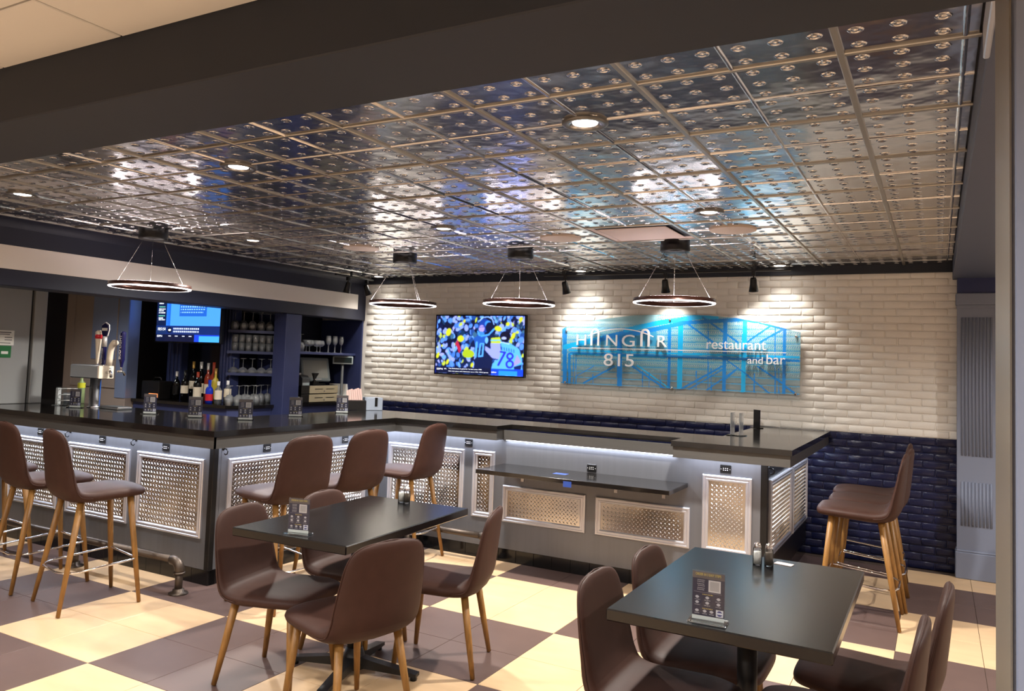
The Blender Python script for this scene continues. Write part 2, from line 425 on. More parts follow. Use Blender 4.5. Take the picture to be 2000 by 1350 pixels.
def rail(x0, x1, y0, y1):
    mb = MB(); w_ = 0.0105
    if abs(x1 - x0) > abs(y1 - y0): mb.cbox(x0, x1, y0 - w_, y0 + w_, HC - .007, HC + .004, .003)
    else: mb.cbox(x0 - w_, x0 + w_, y0, y1, HC - .0085, HC + .004, .003)
    return obj('grid_rail', mb, m_rail, ce)
for i in range(-8, 2): rail(CX0 + i * T, CX0 + i * T, YN, YF)
for j in range(-1, 8): rail(XL, XR, CY0 + j * T, CY0 + j * T)

# ---- cream ceiling in front
cc = struct(obj('ceiling', MB().box(-10, 3.6, -4.2, 1.42, HC + 0.012, HC + 0.06), m_beam), 'cream suspended ceiling nearest the viewer')
me_ct = MB().cbox(0.004, T - 0.004, 0.004, T - 0.004, 0, 0.02, .003).mesh('ceiling_panel'); me_ct.materials.append(m_ceil)
me_cb = MB()
for i in range(-16, 8):
    for j in range(-10, 3):
        x = -2.085 - 0.0 + i * T; y = 1.15 + j * T - T
        if y + T > 1.45: continue
        if -4.4 < x < -0.6 and -0.2 < y: obj('ceiling_panel', me_ct, None, cc, (x, y, HC))
        else: me_cb.box(x + .004, x + T - .004, y + .004, y + T - .004, HC, HC + .02)
for i in range(-16, 8):
    x = -2.085 + i * T
    if -4.4 < x < -0.6: obj('ceiling_panel', MB().cbox(x + .004, x + T - .004, 1.154, 1.41, HC, HC + .02, .003), m_ceil, cc)
    else: me_cb.box(x + .004, x + T - .004, 1.154, 1.41, HC, HC + .02)
o = obj('ceiling_panels_beyond', me_cb, m_ceil, cc, fix=False); o['kind'] = 'stuff'
cr = struct(obj('ceiling', MB().box(0.42, 3.6, 1.7, 7.3, HC, HC + 0.06), m_ceil), 'plain cream ceiling beyond the side beam')

# ---- beams, post, pilaster, fascia
struct(obj('trim_2', MB().cbox(-10, 3.6, 1.41, 1.745, 2.25, HC + 0.05, .004), m_beam), 'wide charcoal beam crossing above, nearest the viewer')
struct(obj('trim_3', MB().cbox(0.10, 0.42, 1.745, 7.2, 2.30, HC + 0.05, .004), mat('side beam paint', S(74, 82, 104), 0.55)), 'slate side beam running back to the brick wall')
pt = struct(obj('trim_4', MB().cbox(0.098, 0.5, 1.41, 1.745, 0, 2.2505, .006), m_greyblue), 'grey square post at the right edge')
obj('corner_guard', MB().add([(0.0975, 1.41, 0), (0.0975, 1.745, 0), (0.0975, 1.745, 2.25), (0.0975, 1.41, 2.25), (0.0945, 1.405, 0), (0.0945, 1.745, 0), (0.0945, 1.745, 2.25), (0.0945, 1.405, 2.25)], [(0, 1, 2, 3), (4, 7, 6, 5), (0, 4, 5, 1), (3, 2, 6, 7), (0, 3, 7, 4), (1, 5, 6, 2)]), mat('taupe corner guard', S(120, 113, 101), 0.4), pt)
rl = struct(obj('trim_5', MB().cbox(0.088, 0.101, 1.745, 2.06, 2.25, 2.33, .003), mat('aluminium track', S(200, 204, 214), 0.3, 0.6)), 'short pale track under the side beam')
# pilaster
pl = thing('fluted_pilaster', 'grey fluted pilaster at the right end of the brick wall', 'column', (0.26, 7.12, 0))
mb = MB().box(-.13, .13, -.06, .066, .21, 2.07)
obj('shaft', mb, m_greyblue, pl)
obj('base', MB().cbox(-.14, .14, -.073, .066, 0, .20, .005).cbox(-.136, .136, -.069, .066, .20, .215, .004), m_greyblue, pl)
obj('capital', MB().cbox(-.14, .14, -.075, .066, 2.09, 2.18, .006).cbox(-.134, .134, -.068, .066, 2.065, 2.09, .004), m_greyblue, pl)
obj('frieze', MB().box(-.13, .16, -.05, .066, 2.18, 2.305), m_navy, pl)
for z0, z1 in ((.40, .73), (.93, 1.99)):
    for k in range(9):
        x = -.095 + k * .0236
        obj('flute_rib', MB().lathe([(.0085, z0), (.0085, z1)], 8, (x, -.060, 0)), m_greyblue, pl)
# fascia over the back bar
fa = struct(obj('trim_6', MB().cbox(-6.05, XS, 1.745, 7.2, 1.94, HC + 0.05, .006), m_fascia), 'navy fascia above the back bar with a pale band')
obj('pale_band', MB().cbox(XS - .005, XS + .006, 1.75, 7.05, 2.062, 2.232, .002), m_band, fa)
mb = MB(); pf = []
for k in range(7):
    a = k / 6 * math.pi / 2; pf.append((XS + .0 + (1 - math.cos(a)) * .13, 2.36 + math.sin(a) * .08))
n = len(pf)
mb.add([(x, 1.75, z) for x, z in pf] + [(x, 7.17, z) for x, z in pf], [(i, i + 1, n + i + 1, n + i) for i in range(n - 1)], True)
obj('cove_moulding', mb, m_fascia, fa)
struct(obj('ceiling', MB().box(-10, -6.05, 1.745, 7.3, 2.30, 2.4), m_navyd), 'dark low ceiling over the back bar')

# ================================================================== bar
YL, XM, YR, XE = 3.64, -4.14, 5.37, -0.975
CT = 1.035                               # counter top
def lug_mb(u0, u1, v0, v1):
    mb = MB(); p = 0.030; ln, wd, hg = 0.0120, 0.0046, 0.0050
    nu, nv = int((u1 - u0) / p), int((v1 - v0) / p)
    du = (u1 - u0 - nu * p) / 2; dv = (v1 - v0 - nv * p) / 2
    for i in range(nu):
        for j in range(nv):
            for k in (0, 1):
                cu = u0 + du + (i + .25 + .5 * k) * p; cv = v0 + dv + (j + .25 + .5 * k) * p
                a = math.pi / 4 if k else -math.pi / 4
                dx, dz = math.cos(a), math.sin(a); nx, nz = -dz, dx
                pts = [(cu + dx * ln, 0, cv + dz * ln), (cu + nx * wd, 0, cv + nz * wd), (cu - dx * ln, 0, cv - dz * ln), (cu - nx * wd, 0, cv - nz * wd), (cu + dx * ln * .5, -hg, cv + dz * ln * .5), (cu - dx * ln * .5, -hg, cv - dz * ln * .5)]
                mb.add(pts, [(0, 4, 1), (1, 4, 5), (1, 5, 2), (2, 5, 3), (3, 5, 4), (3, 4, 0)], False)
    return mb
def frame_mb(w_, h_):
    prof = [(0, 0), (0, -.012), (.006, -.017), (.014, -.017), (.018, -.012), (.022, -.012), (.026, -.016), (.033, -.016), (.040, -.009), (.042, -.003)]
    mb = MB(); vs = []; n = len(prof)
    for cxx, czz in ((0, 0), (1, 0), (1, 1), (0, 1)):
        for o_, d in prof: vs.append((o_ if cxx == 0 else w_ - o_, d, o_ if czz == 0 else h_ - o_))
    fs = []
    for c in range(4):
        for k in range(n - 1): fs.append((c * n + k, ((c + 1) % 4) * n + k, ((c + 1) % 4) * n + k + 1, c * n + k + 1))
    return mb.add(vs, fs)
pcache = {}
def panel(parent, u0, u1, v0, v1, loc0, rz):
    """diamond plate panel on a face; loc0 maps u->world"""
    w_, h_ = round(u1 - u0, 3), round(v1 - v0, 3)
    if (w_, h_) not in pcache:
        f = frame_mb(w_, h_).mesh('panel_frame'); f.materials.append(m_frame)
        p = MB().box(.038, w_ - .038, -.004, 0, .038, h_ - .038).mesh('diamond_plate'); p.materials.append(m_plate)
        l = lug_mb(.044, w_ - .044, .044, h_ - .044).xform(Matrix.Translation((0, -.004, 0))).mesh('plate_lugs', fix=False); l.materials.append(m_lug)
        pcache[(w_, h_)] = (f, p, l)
    f, p, l = pcache[(w_, h_)]
    fo = obj('panel_frame', f, None, parent, loc0(u0, v0), rz)
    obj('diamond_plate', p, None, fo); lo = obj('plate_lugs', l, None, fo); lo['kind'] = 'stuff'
me_out = None
def outlet(parent, loc, rz):
    o = obj('outlet_plate', MB().cbox(-.036, .036, -.007, 0, -.028, .028, .003), m_black, parent, loc, rz)
    for sx in (-1, 1):
        for q_ in ((-.006, .004), (.006, .004), (0, -.004)): pass
    mb = MB().box(-.02, .02, -.0085, -.007, -.013, .013)
    obj('outlet_socket', mb, mat_socket, o)
    mb = MB()
    for x in (-.013, 0, .013):
        for z in (-.006, .006): mb.box(x - .003, x + .003, -.0095, -.0085, z - .002, z + .002)
    mb.box(-.031, -.028, -.0085, -.007, -.0015, .0015).box(.028, .031, -.0085, -.007, -.0015, .0015)
    obj('outlet_slots', mb, m_white, o)
mat_socket = mat('outlet socket', S(6, 6, 7), 0.3)
def hook(parent, loc, rz):
    mb = MB().lathe([(.013, 0), (.013, .004), (.006, .008)], 10).xform(Matrix.Rotation(R(90), 4, 'X'))
    mb.tube([(0, -.006, 0), (0, -.03, -.002), (0, -.042, -.016), (0, -.036, -.034), (0, -.02, -.04), (0, -.012, -.032)], .004, 6)
    obj('bag_hook', mb, m_black, parent, loc, rz)
def base_tiles(parent, length, loc, rz):
    n = max(1, round(length / .152)); wt = length / n
    me = MB().cbox(.001, wt - .001, -.012, 0, 0, .098, .0015).mesh('base_tile'); me.materials.append(m_basetile)
    c, s_ = math.cos(rz), math.sin(rz)
    for i in range(n): obj('base_tile', me, None, parent, (loc[0] + c * wt * i, loc[1] + s_ * wt * i, 0), rz)

# --- left section
bl = thing('bar_cabinet', 'grey bar front with three diamond plate panels, left of the corner', 'bar')
obj('face', MB().box(-7.2, XM - .001, YL, YL + .06, .098, .985), m_bar, bl)
obj('plinth', MB().box(-7.2, XM, YL + .012, YL + .06, 0, .098), m_black, bl)
base_tiles(bl, 3.06, (XM - 3.06, YL + .012, 0), 0)
obj('corner_post', MB().cbox(XM - .03, XM + .012, YL - .012, YL + .03, .098, .985, .003), m_black, bl)
LP = lambda u, v: (u, YL, v)
for u0 in (-6.48, -5.692, -4.896):
    panel(bl, u0 if u0 > -6 else u0, u0 + .676 + (.04 if u0 == -5.692 else 0), .294, .810, LP, 0)
for x in (-6.07, -5.305, -4.611): outlet(bl, (x, YL, .856), 0)
for x in (-5.695, -4.932): hook(bl, (x, YL, .885), 0)
# --- middle section
bm_ = thing('bar_cabinet', 'grey bar front with two diamond plate panels, behind the left dining table', 'bar')
obj('face', MB().box(XM - .06, XM, YL + .061, YR - .001, .098, .985), m_bar, bm_)
obj('plinth', MB().box(XM - .06, XM - .012, YL + .07, YR, 0, .098), m_black, bm_)
base_tiles(bm_, YR - YL - .012, (XM - .012, YL + .012, 0), R(90))
MP = lambda u, v: (XM, u, v)
panel(bm_, 3.755, 4.455, .300, .812, MP, R(90)); panel(bm_, 4.525, 5.215, .300, .812, MP, R(90))
for y in (4.103, 4.945): outlet(bm_, (XM, y, .857), R(90))
hook(bm_, (XM, 3.715, .882), R(90))
# --- right section
br = thing('bar_cabinet', 'long grey bar front with wall ledge and diamond plate panels, facing the tables', 'bar')
obj('face', MB().box(XM - .06, XE - .031, YR, YR + .06, .098, .985), m_bar, br)
obj('plinth', MB().box(XM, XE, YR + .012, YR + .06, 0, .098), m_black, br)
base_tiles(br, XE - XM - .012, (XM, YR + .012, 0), 0)
obj('corner_post', MB().cbox(XE - .03, XE + .012, YR - .012, YR + .03, .098, .985, .003), m_black, br)
RP = lambda u, v: (u, YR, v)
for a, b, c, d in ((-4.016, -3.272, .305, .82), (-3.19, -2.995, .312, .823), (-2.914, -2.230, .304, .579), (-2.152, -1.467, .306, .577), (-1.384, -1.060, .300, .815)): panel(br, a, b, c, d, RP, 0)
for x, z in ((-3.238, .875), (-2.19, .775), (-1.233, .860)): outlet(br, (x, YR, z), 0)
# --- end section
be = thing('bar_cabinet', 'short bar end with two framed panels, beside the three stools', 'bar')
obj('face', MB().box(XE - .06, XE, YR + .061, YW - .014, .098, .985), m_black, be)
obj('plinth', MB().box(XE - .06, XE - .012, YR + .07, YW - .012, 0, .098), m_black, be)
base_tiles(be, YW - .014 - YR - .012, (XE - .012, YR + .012, 0), R(90))
EP = lambda u, v: (XE, u, v)
panel(be, 5.50, 6.36, .29, .80, EP, R(90)); panel(be, 6.42, 7.16, .29, .80, EP, R(90))
hook(be, (XE, 5.44, .885), R(90))

# --- countertop (one continuous worktop)
YLe, XMe, YRe, YRr, XEe = 3.385, -3.86, 5.235, 5.47, -0.79
YLi, XMi, YRi, XEi = 4.26, -4.62, 5.89, -1.38
ctp = thing('bar_counter', 'black wood bar countertop running around the whole bar', 'countertop')
def slab(poly, name='slab'):
    n = len(poly); c = .004
    return MB().prism(poly, CT - .036, CT)
obj('slab', slab([(-7.2, YLe), (XMe, YLe), (XMi, YLi), (-7.2, YLi)]), m_counter, ctp)
obj('slab', slab([(XMe, YLe), (XMe, YRe), (XMi, YRi), (XMi, YLi)]), m_counter, ctp)
obj('slab', slab([(XMe, YRe), (-2.912, YRe), (-2.912, YRr), (-1.56, YRr), (-1.56, YRe - .03), (XEe, YRe - .03), (XEi, YRi), (XMi, YRi)]), m_counter, ctp)
obj('slab', slab([(XEe, YRe - .03), (XEe, YW - .012), (XEi, YW - .012), (XEi, YRi)]), m_counter, ctp)
for poly in ([(-7.2, YLe + .012), (XMe - .012, YLe + .012), (XMe - .012, YLe + .03), (-7.2, YLe + .03)],
             [(XMe - .012, YLe + .012), (XMe - .012, YRe + .012), (XMe - .03, YRe + .03), (XMe - .03, YLe + .03)],
             [(XMe - .012, YRe + .012), (-2.92, YRe + .012), (-2.92, YRe + .03), (XMe - .03, YRe + .03)],
             [(-2.938, YRe + .03), (-2.92, YRe + .03), (-2.92, YRr - .06), (-2.938, YRr - .06)],
             [(-2.92, YRr - .06 - .04), (-1.556, YRr - .06 - .04), (-1.556, YRr - .06 - .022), (-2.92, YRr - .06 - .022)],
             [(-1.55, YRe - .018), (XEe - .012, YRe - .018), (XEe - .012, YRe), (-1.55, YRe)],
             [(-1.55, YRe), (-1.532, YRe), (-1.532, YRr - .08), (-1.55, YRr - .08)],
             [(XEe - .03, YRe), (XEe - .012, YRe), (XEe - .012, YW - .012), (XEe - .03, YW - .012)]):
    if abs(poly[0][1] - (YRr - .1)) < 1e-6:
        continue
    obj('apron', MB().prism(poly, .925, CT - .036), m_apron, ctp)
obj('apron', MB().prism([(-2.92, YRr + .012), (-1.55, YRr + .012), (-1.55, YRr + .03), (-2.92, YRr + .03)], .925, CT - .036), m_apron, ctp) if YRr + .03 < YR else obj('apron', MB().prism([(-2.92, YR - .03), (-1.55, YR - .03), (-1.55, YR - .012), (-2.92, YR - .012)], .925, CT - .036), m_apron, ctp)
# led strips hidden behind the aprons
def led(x0, x1, y0, y1, k=1.0):
    obj('led_strip', MB().box(x0, x1, y0, y1, .955, .963), m_strip, ctp)
    cx, cy = (x0 + x1) / 2, (y0 + y1) / 2; L = max(x1 - x0, y1 - y0)
    area('led_strip_lamp', (cx, cy, .952), (0, 0, 0) if x1 - x0 > y1 - y0 else (0, 0, R(90)), L, .02, P_LED * L * k, COOL)
led(-7.1, XM - .02, YLe + .17, YLe + .185)
led(XMe - .185, XMe - .17, YL + .02, YR - .05)
led(XM + .05, -2.95, YRe + .075, YRe + .09)
led(-1.52, XEe - .2, YRe + .05, YRe + .065)
led(XEe - .13, XEe - .115, YR + .05, YW - .05, .4)

# --- recessed bay strip
obj('led_strip', MB().box(-2.90, -1.57, YR - .008, YR - .003, .920, .924), m_strip, ctp)
area('led_strip_lamp', (-2.235, YR - .018, .918), (0, 0, 0), 1.33, .012, P_LED * .6, COOL)

# --- wall ledge
ld = thing('wall_ledge', 'low black drink ledge fixed to the bar front', 'shelf', (-2.2, YR, 0))
obj('board', MB().cbox(-.715, .715, -.43, -.001, .712, .742, .002), m_counter, ld)
for x in (-.55, -.2, .2, .55): obj('bracket', MB().box(x - .012, x + .012, -.36, -.001, .704, .712).box(x - .012, x + .012, -.008, -.001, .62, .704), m_steel, ld)
obj('blue_tape', MB().box(-.02, .04, -.4325, -.4302, .690, .728), m_blue_tape, ld)
obj('blue_sticker', MB().box(-.19, -.09, -.25, -.18, .742, .7425), m_blue_tape, ld)

# --- foot rails
def foot_rail(label, pts, posts):
    t = thing('foot_rail', label, 'foot rail')
    obj('pipe', MB().tube(pts, .024, 10), m_pipe, t)
    for (x, y) in posts:
        obj('upright', MB().lathe([(.024, .0), (.024, .15)], 10, (x, y, 0)), m_pipe, t)
        obj('flange', MB().lathe([(.06, 0), (.06, .007), (.036, .012), (.034, .03), (.024, .034)], 16, (x, y, 0)), m_pipe, t)
    return t
def elbow(parent, x, y, dx, dy):
    pts = []
    for k in range(7):
        a = k / 6 * math.pi / 2; pts.append((x + dx * (1 - math.sin(a)) * .05, y + dy * (1 - math.sin(a)) * .05, .15 + .05 - .05 * (1 - math.cos(a)) if False else .145 + .055 * math.cos(a)))
    obj('elbow', MB().tube([(x, y, .13)] + [(x + dx * .055 * (1 - math.cos(k / 6 * math.pi / 2)), y + dy * .055 * (1 - math.cos(k / 6 * math.pi / 2)), .145 + .055 * math.sin(k / 6 * math.pi / 2)) for k in range(7)] + [(x + dx * .075, y + dy * .075, .2)], .031, 12), m_pipe, parent)
    obj('collar', MB().lathe([(.036, .12), (.036, .135)], 12, (x, y, 0)), m_pipe, parent)
t = foot_rail('iron pipe foot rail on the floor below the left bar front', [(-7.1, 3.43, .2), (-4.2, 3.43, .2)], [(-4.155, 3.43), (-5.235, 3.44)])
elbow(t, -4.155, 3.43, -1, 0)
t = foot_rail('iron pipe foot rail behind the left dining table', [(-3.93, 3.72, .2), (-3.93, 5.2, .2)], [(-3.93, 3.68), (-3.93, 4.6)])
elbow(t, -3.93, 3.68, 0, 1)
t = foot_rail('iron pipe foot rail below the small framed panel', [(-3.85, 5.24, .2), (-3.0, 5.24, .2)], [(-2.955, 5.24), (-3.7, 5.24)])
elbow(t, -2.955, 5.24, -1, 0)

# ================================================================== ceiling fixtures
def glassware(name, ior, haze):
    m = bpy.data.materials.new(name); m.use_nodes = True; nt = m.node_tree
    for n_ in list(nt.nodes): nt.nodes.remove(n_)
    out = nt.nodes.new('ShaderNodeOutputMaterial'); mx = nt.nodes.new('ShaderNodeMixShader')
    tr = nt.nodes.new('ShaderNodeBsdfTransparent'); gl = nt.nodes.new('ShaderNodeBsdfGlossy'); fr = nt.nodes.new('ShaderNodeFresnel')
    tr.inputs[0].default_value = (0.93, 0.95, 0.96, 1); gl.inputs['Roughness'].default_value = 0.04; fr.inputs['IOR'].default_value = ior
    nt.links.new(fr.outputs[0], mx.inputs[0]); nt.links.new(tr.outputs[0], mx.inputs[1]); nt.links.new(gl.outputs[0], mx.inputs[2]); df = nt.nodes.new('ShaderNodeBsdfDiffuse'); df.inputs[0].default_value = (.9, .92, .95, 1); m2 = nt.nodes.new('ShaderNodeMixShader'); m2.inputs[0].default_value = haze
    nt.links.new(mx.outputs[0], m2.inputs[1]); nt.links.new(df.outputs[0], m2.inputs[2]); nt.links.new(m2.outputs[0], out.inputs[0])
    return m
m_thin = glassware('thin clear glass', 1.8, 0.13); m_sheet = glassware('clear sheet', 1.25, 0.01)

def downlight(x, y, label, group, small=False):
    t = thing('recessed_downlight', label, 'downlight', (x, y, HC), 0, group)
    obj('trim_ring', MB().lathe([(.062, .0), (.064, -.012), (.082, -.013), (.088, -.008), (.088, .0)], 24, cap=False), m_trimring, t)
    obj('reflector', MB().lathe([(.062, -.011), (.055, -.006), (.045, -.003)], 24, cap=False), m_steel, t)
    obj('lens', MB().lathe([(.047, -.006), (.001, -.0075)], 20, cap=False), m_lamp, t)
    return t
desc = ['above the right dining table, nearest the beam', 'left of the middle of the nearest row', 'at the far left of the nearest row',
        'among the tiles near the square vent', 'between the middle pendants and the beam', 'near the left ring pendant']
for (x, y), d in zip(DOWN, desc): downlight(x, y, 'lit recessed downlight ' + d, 'downlights in the metal ceiling')
for (x, y), d in zip(WASH, ['in the corner beside the navy fascia', 'above the left track head', 'at the right end of the black track']):
    downlight(x, y, 'lit recessed downlight close to the brick wall ' + d, 'downlights in the metal ceiling')
for (x, y) in BACK_FILL:
    t = downlight(x, y, 'added unseen downlight above the bar behind the navy fascia', 'added downlights behind the fascia'); t.location.z = 2.30
for (x, y) in ROOM: downlight(x, y, 'recessed downlight in the cream ceiling behind the viewer', 'downlights behind the viewer')
for (x, y), d in zip([(-1.158, 5.115), (-2.377, 5.115), (-4.205, 5.115)], ['to the right of the square vent', 'to the left of the square vent', 'behind the left wall pendant']):
    t = thing('ceiling_speaker', 'round pale ceiling speaker ' + d, 'speaker', (x, y, HC), 0, 'ceiling speakers')
    obj('grille', MB().lathe([(.138, -.012), (.10, -.0135), (.001, -.014)], 28, cap=False), m_speaker, t)
    obj('rim', MB().lathe([(.138, -.012), (.146, -.012), (.15, -.004), (.15, 0)], 28, cap=False), m_speaker, t)
# vent in cell (-2,4)
vx, vy = CX0 - 2 * T, CY0 + 4 * T
t = thing('ceiling_vent', 'square pale air vent panel set into the metal ceiling', 'vent', (vx + T / 2, vy + T / 2, HC))
h = T / 2 - .013
obj('vent_frame', MB().add([(-h, -h, 0), (h, -h, 0), (h, h, 0), (-h, h, 0), (-h + .06, -h + .06, .045), (h - .06, -h + .06, .045), (h - .06, h - .06, .045), (-h + .06, h - .06, .045)], [(0, 4, 5, 1), (1, 5, 6, 2), (2, 6, 7, 3), (3, 7, 4, 0)]), m_vent, t)
obj('vent_back', MB().box(-h, h, -h, h, .05, .055), m_black, t)
obj('vent_plate', MB().cbox(-h + .055, h - .055, -h + .055, h - .055, -.006, .0, .003), m_vent, t)
# sprinkler
t = thing('fire_sprinkler', 'small chrome fire sprinkler hanging from the metal ceiling', 'sprinkler', (-1.158, 5.724, HC))
obj('escutcheon', MB().lathe([(.035, 0), (.03, -.006), (.012, -.012)], 16), m_chrome, t)
obj('frame_arms', MB().tube([(.004, 0, -.01), (.016, 0, -.025), (.016, 0, -.04), (.004, 0, -.055)], .003, 6).tube([(-.004, 0, -.01), (-.016, 0, -.025), (-.016, 0, -.04), (-.004, 0, -.055)], .003, 6), m_chrome, t)
obj('deflector', MB().lathe([(.02, -.055), (.02, -.058)], 12), m_chrome, t)

# ring pendants
def pendant(x, y, label, rz):
    t = thing('ring_pendant', label, 'pendant lamp', (x, y, HC), rz, 'ring pendants over the bar')
    obj('canopy', MB().lathe([(.001, 0), (.105, 0), (.105, -.07), (.10, -.082), (.001, -.084)], 28, cap=False), m_black, t)
    obj('canopy_plate', MB().lathe([(.108, -.084), (.108, -.088), (.001, -.088)], 28, cap=False), mat('canopy plate', S(150, 146, 142), 0.4), t) if False else None
    zr = -0.418; Ro, Ri, hh = .29, .264, .034
    obj('ring_band', MB().lathe([(Ro, zr - hh + .008), (Ro, zr), (Ri, zr), (Ri, zr - hh), (Ri + .004, zr - hh), (Ri + .004, zr - .003), (Ro - .003, zr - .003), (Ro - .003, zr - hh + .008), (Ro, zr - hh + .008)], 64, cap=False), m_copper, t)
    obj('lower_diffuser', MB().lathe([(Ri + .004, zr - hh + .001), (Ri + .006, zr - hh), (Ro - .003, zr - hh), (Ro, zr - hh + .003), (Ro, zr - hh + .008)], 64, cap=False), m_led, t)
    obj('upper_diffuser', MB().lathe([(Ro - .004, zr + .0005), (Ri + .004, zr + .0005)], 64, cap=False), m_ledup, t)
    for k in range(3):
        a = R(90 + 120 * k); obj('wire', MB().tube([(.08 * math.cos(a), .08 * math.sin(a), -.08), (.279 * math.cos(a), .279 * math.sin(a), zr)], .0016, 5), m_chrome, t)
    return t
pendant(-5.19, 3.87, 'glowing ring pendant over the left bar counter', R(-7))
pendant(-4.07, 5.55, 'glowing ring pendant at the inner bar corner, left of the wall television', R(6))
pendant(-2.94, 5.57, 'glowing ring pendant hanging above the wall television', R(-32))
pendant(-1.65, 5.50, 'glowing ring pendant in front of the blue sign', R(17))

# track lights
def track_head(t, x, y, z, aim, power=None):
    o = obj('track_adapter', MB().box(x - .015, x + .015, y - .015, y + .015, z - .05, z - .01), m_black, t)
    obj('swivel', MB().lathe([(.006, z - .085), (.006, z - .05)], 8, (x, y, 0)), m_black, o)
    q_ = (Vector(aim) - Vector((x, y, z - .1))).to_track_quat('-Z', 'Y').to_matrix().to_4x4()
    mb = MB().lathe([(.001, .045), (.022, .045), (.028, .03), (.030, -.01), (.042, -.075), (.040, -.075), (.026, -.02), (.001, -.02)], 16, cap=False).xform(Matrix.Translation((x, y, z - .11)) @ q_)
    obj('lamp_head', mb, m_black, o)
    l = spot('track_lamp', tuple(Vector((x, y, z - .11)) + (Vector(aim) - Vector((x, y, z - .11))).normalized() * .06), aim, power or P_TRACK, 96, 1.0, WARM, .03)
ty, tz = 6.95, 2.388
t = thing('track_light', 'black track light with three heads in front of the blue sign', 'track light')
obj('track_bar', MB().cbox(-3.40, -1.085, ty - .017, ty + .017, tz - .012, tz + .003, .003).box(-3.2, -3.17, ty - .01, ty + .01, tz, HC).box(-1.4, -1.37, ty - .01, ty + .01, tz, HC), m_black, t)
for x, ax in ((-3.166, -3.05), (-2.17, -2.17), (-1.39, -1.40)): track_head(t, x, ty, tz, (ax, 7.2, 1.45))
t = thing('track_light', 'short black track light with two heads beside the navy fascia', 'track light')
obj('track_bar', MB().cbox(-5.57, -5.535, 6.36, 6.98, tz - .012, tz + .003, .003).box(-5.56, -5.545, 6.6, 6.62, tz, HC), m_black, t)
track_head(t, -5.552, 6.56, tz, (-5.75, 6.55, 1.4), 10); track_head(t, -5.552, 6.88, tz, (-5.3, 7.2, 1.2), 16)

# ================================================================== raster prints
def grid(W, H, x0=0.0, x1=1.0, y0=0.0, y1=1.0):
    xs = x0 + (np.arange(W) + .5) / W * (x1 - x0); ys = y0 + (np.arange(H) + .5) / H * (y1 - y0)
    return np.meshgrid(xs, ys)
C3 = lambda r, g, b: np.array(S(r, g, b)[:3])
def ell(img, A, B, cx, cy, rx, ry, col, rot=0.0):
    c, s_ = math.cos(rot), math.sin(rot); dx, dy = A - cx, B - cy
    m = ((dx * c + dy * s_) / rx) ** 2 + ((-dx * s_ + dy * c) / ry) ** 2 < 1
    img[m, :3] = col
def pol(img, A, B, pts, col):
    m = np.zeros(A.shape, bool); n = len(pts)
    for i in range(n):
        (xa, ya), (xb, yb) = pts[i], pts[(i + 1) % n]
        if ya == yb: continue
        c = ((ya > B) != (yb > B)) & (A < (xb - xa) * (B - ya) / (yb - ya) + xa); m ^= c
    img[m, :3] = col
def seg(A, B, xa, ya, xb, yb, wd):
    dx, dy = xb - xa, yb - ya; L2 = dx * dx + dy * dy + 1e-12
    t = np.clip(((A - xa) * dx + (B - ya) * dy) / L2, 0, 1)
    return np.hypot(A - xa - t * dx, B - ya - t * dy) < wd / 2

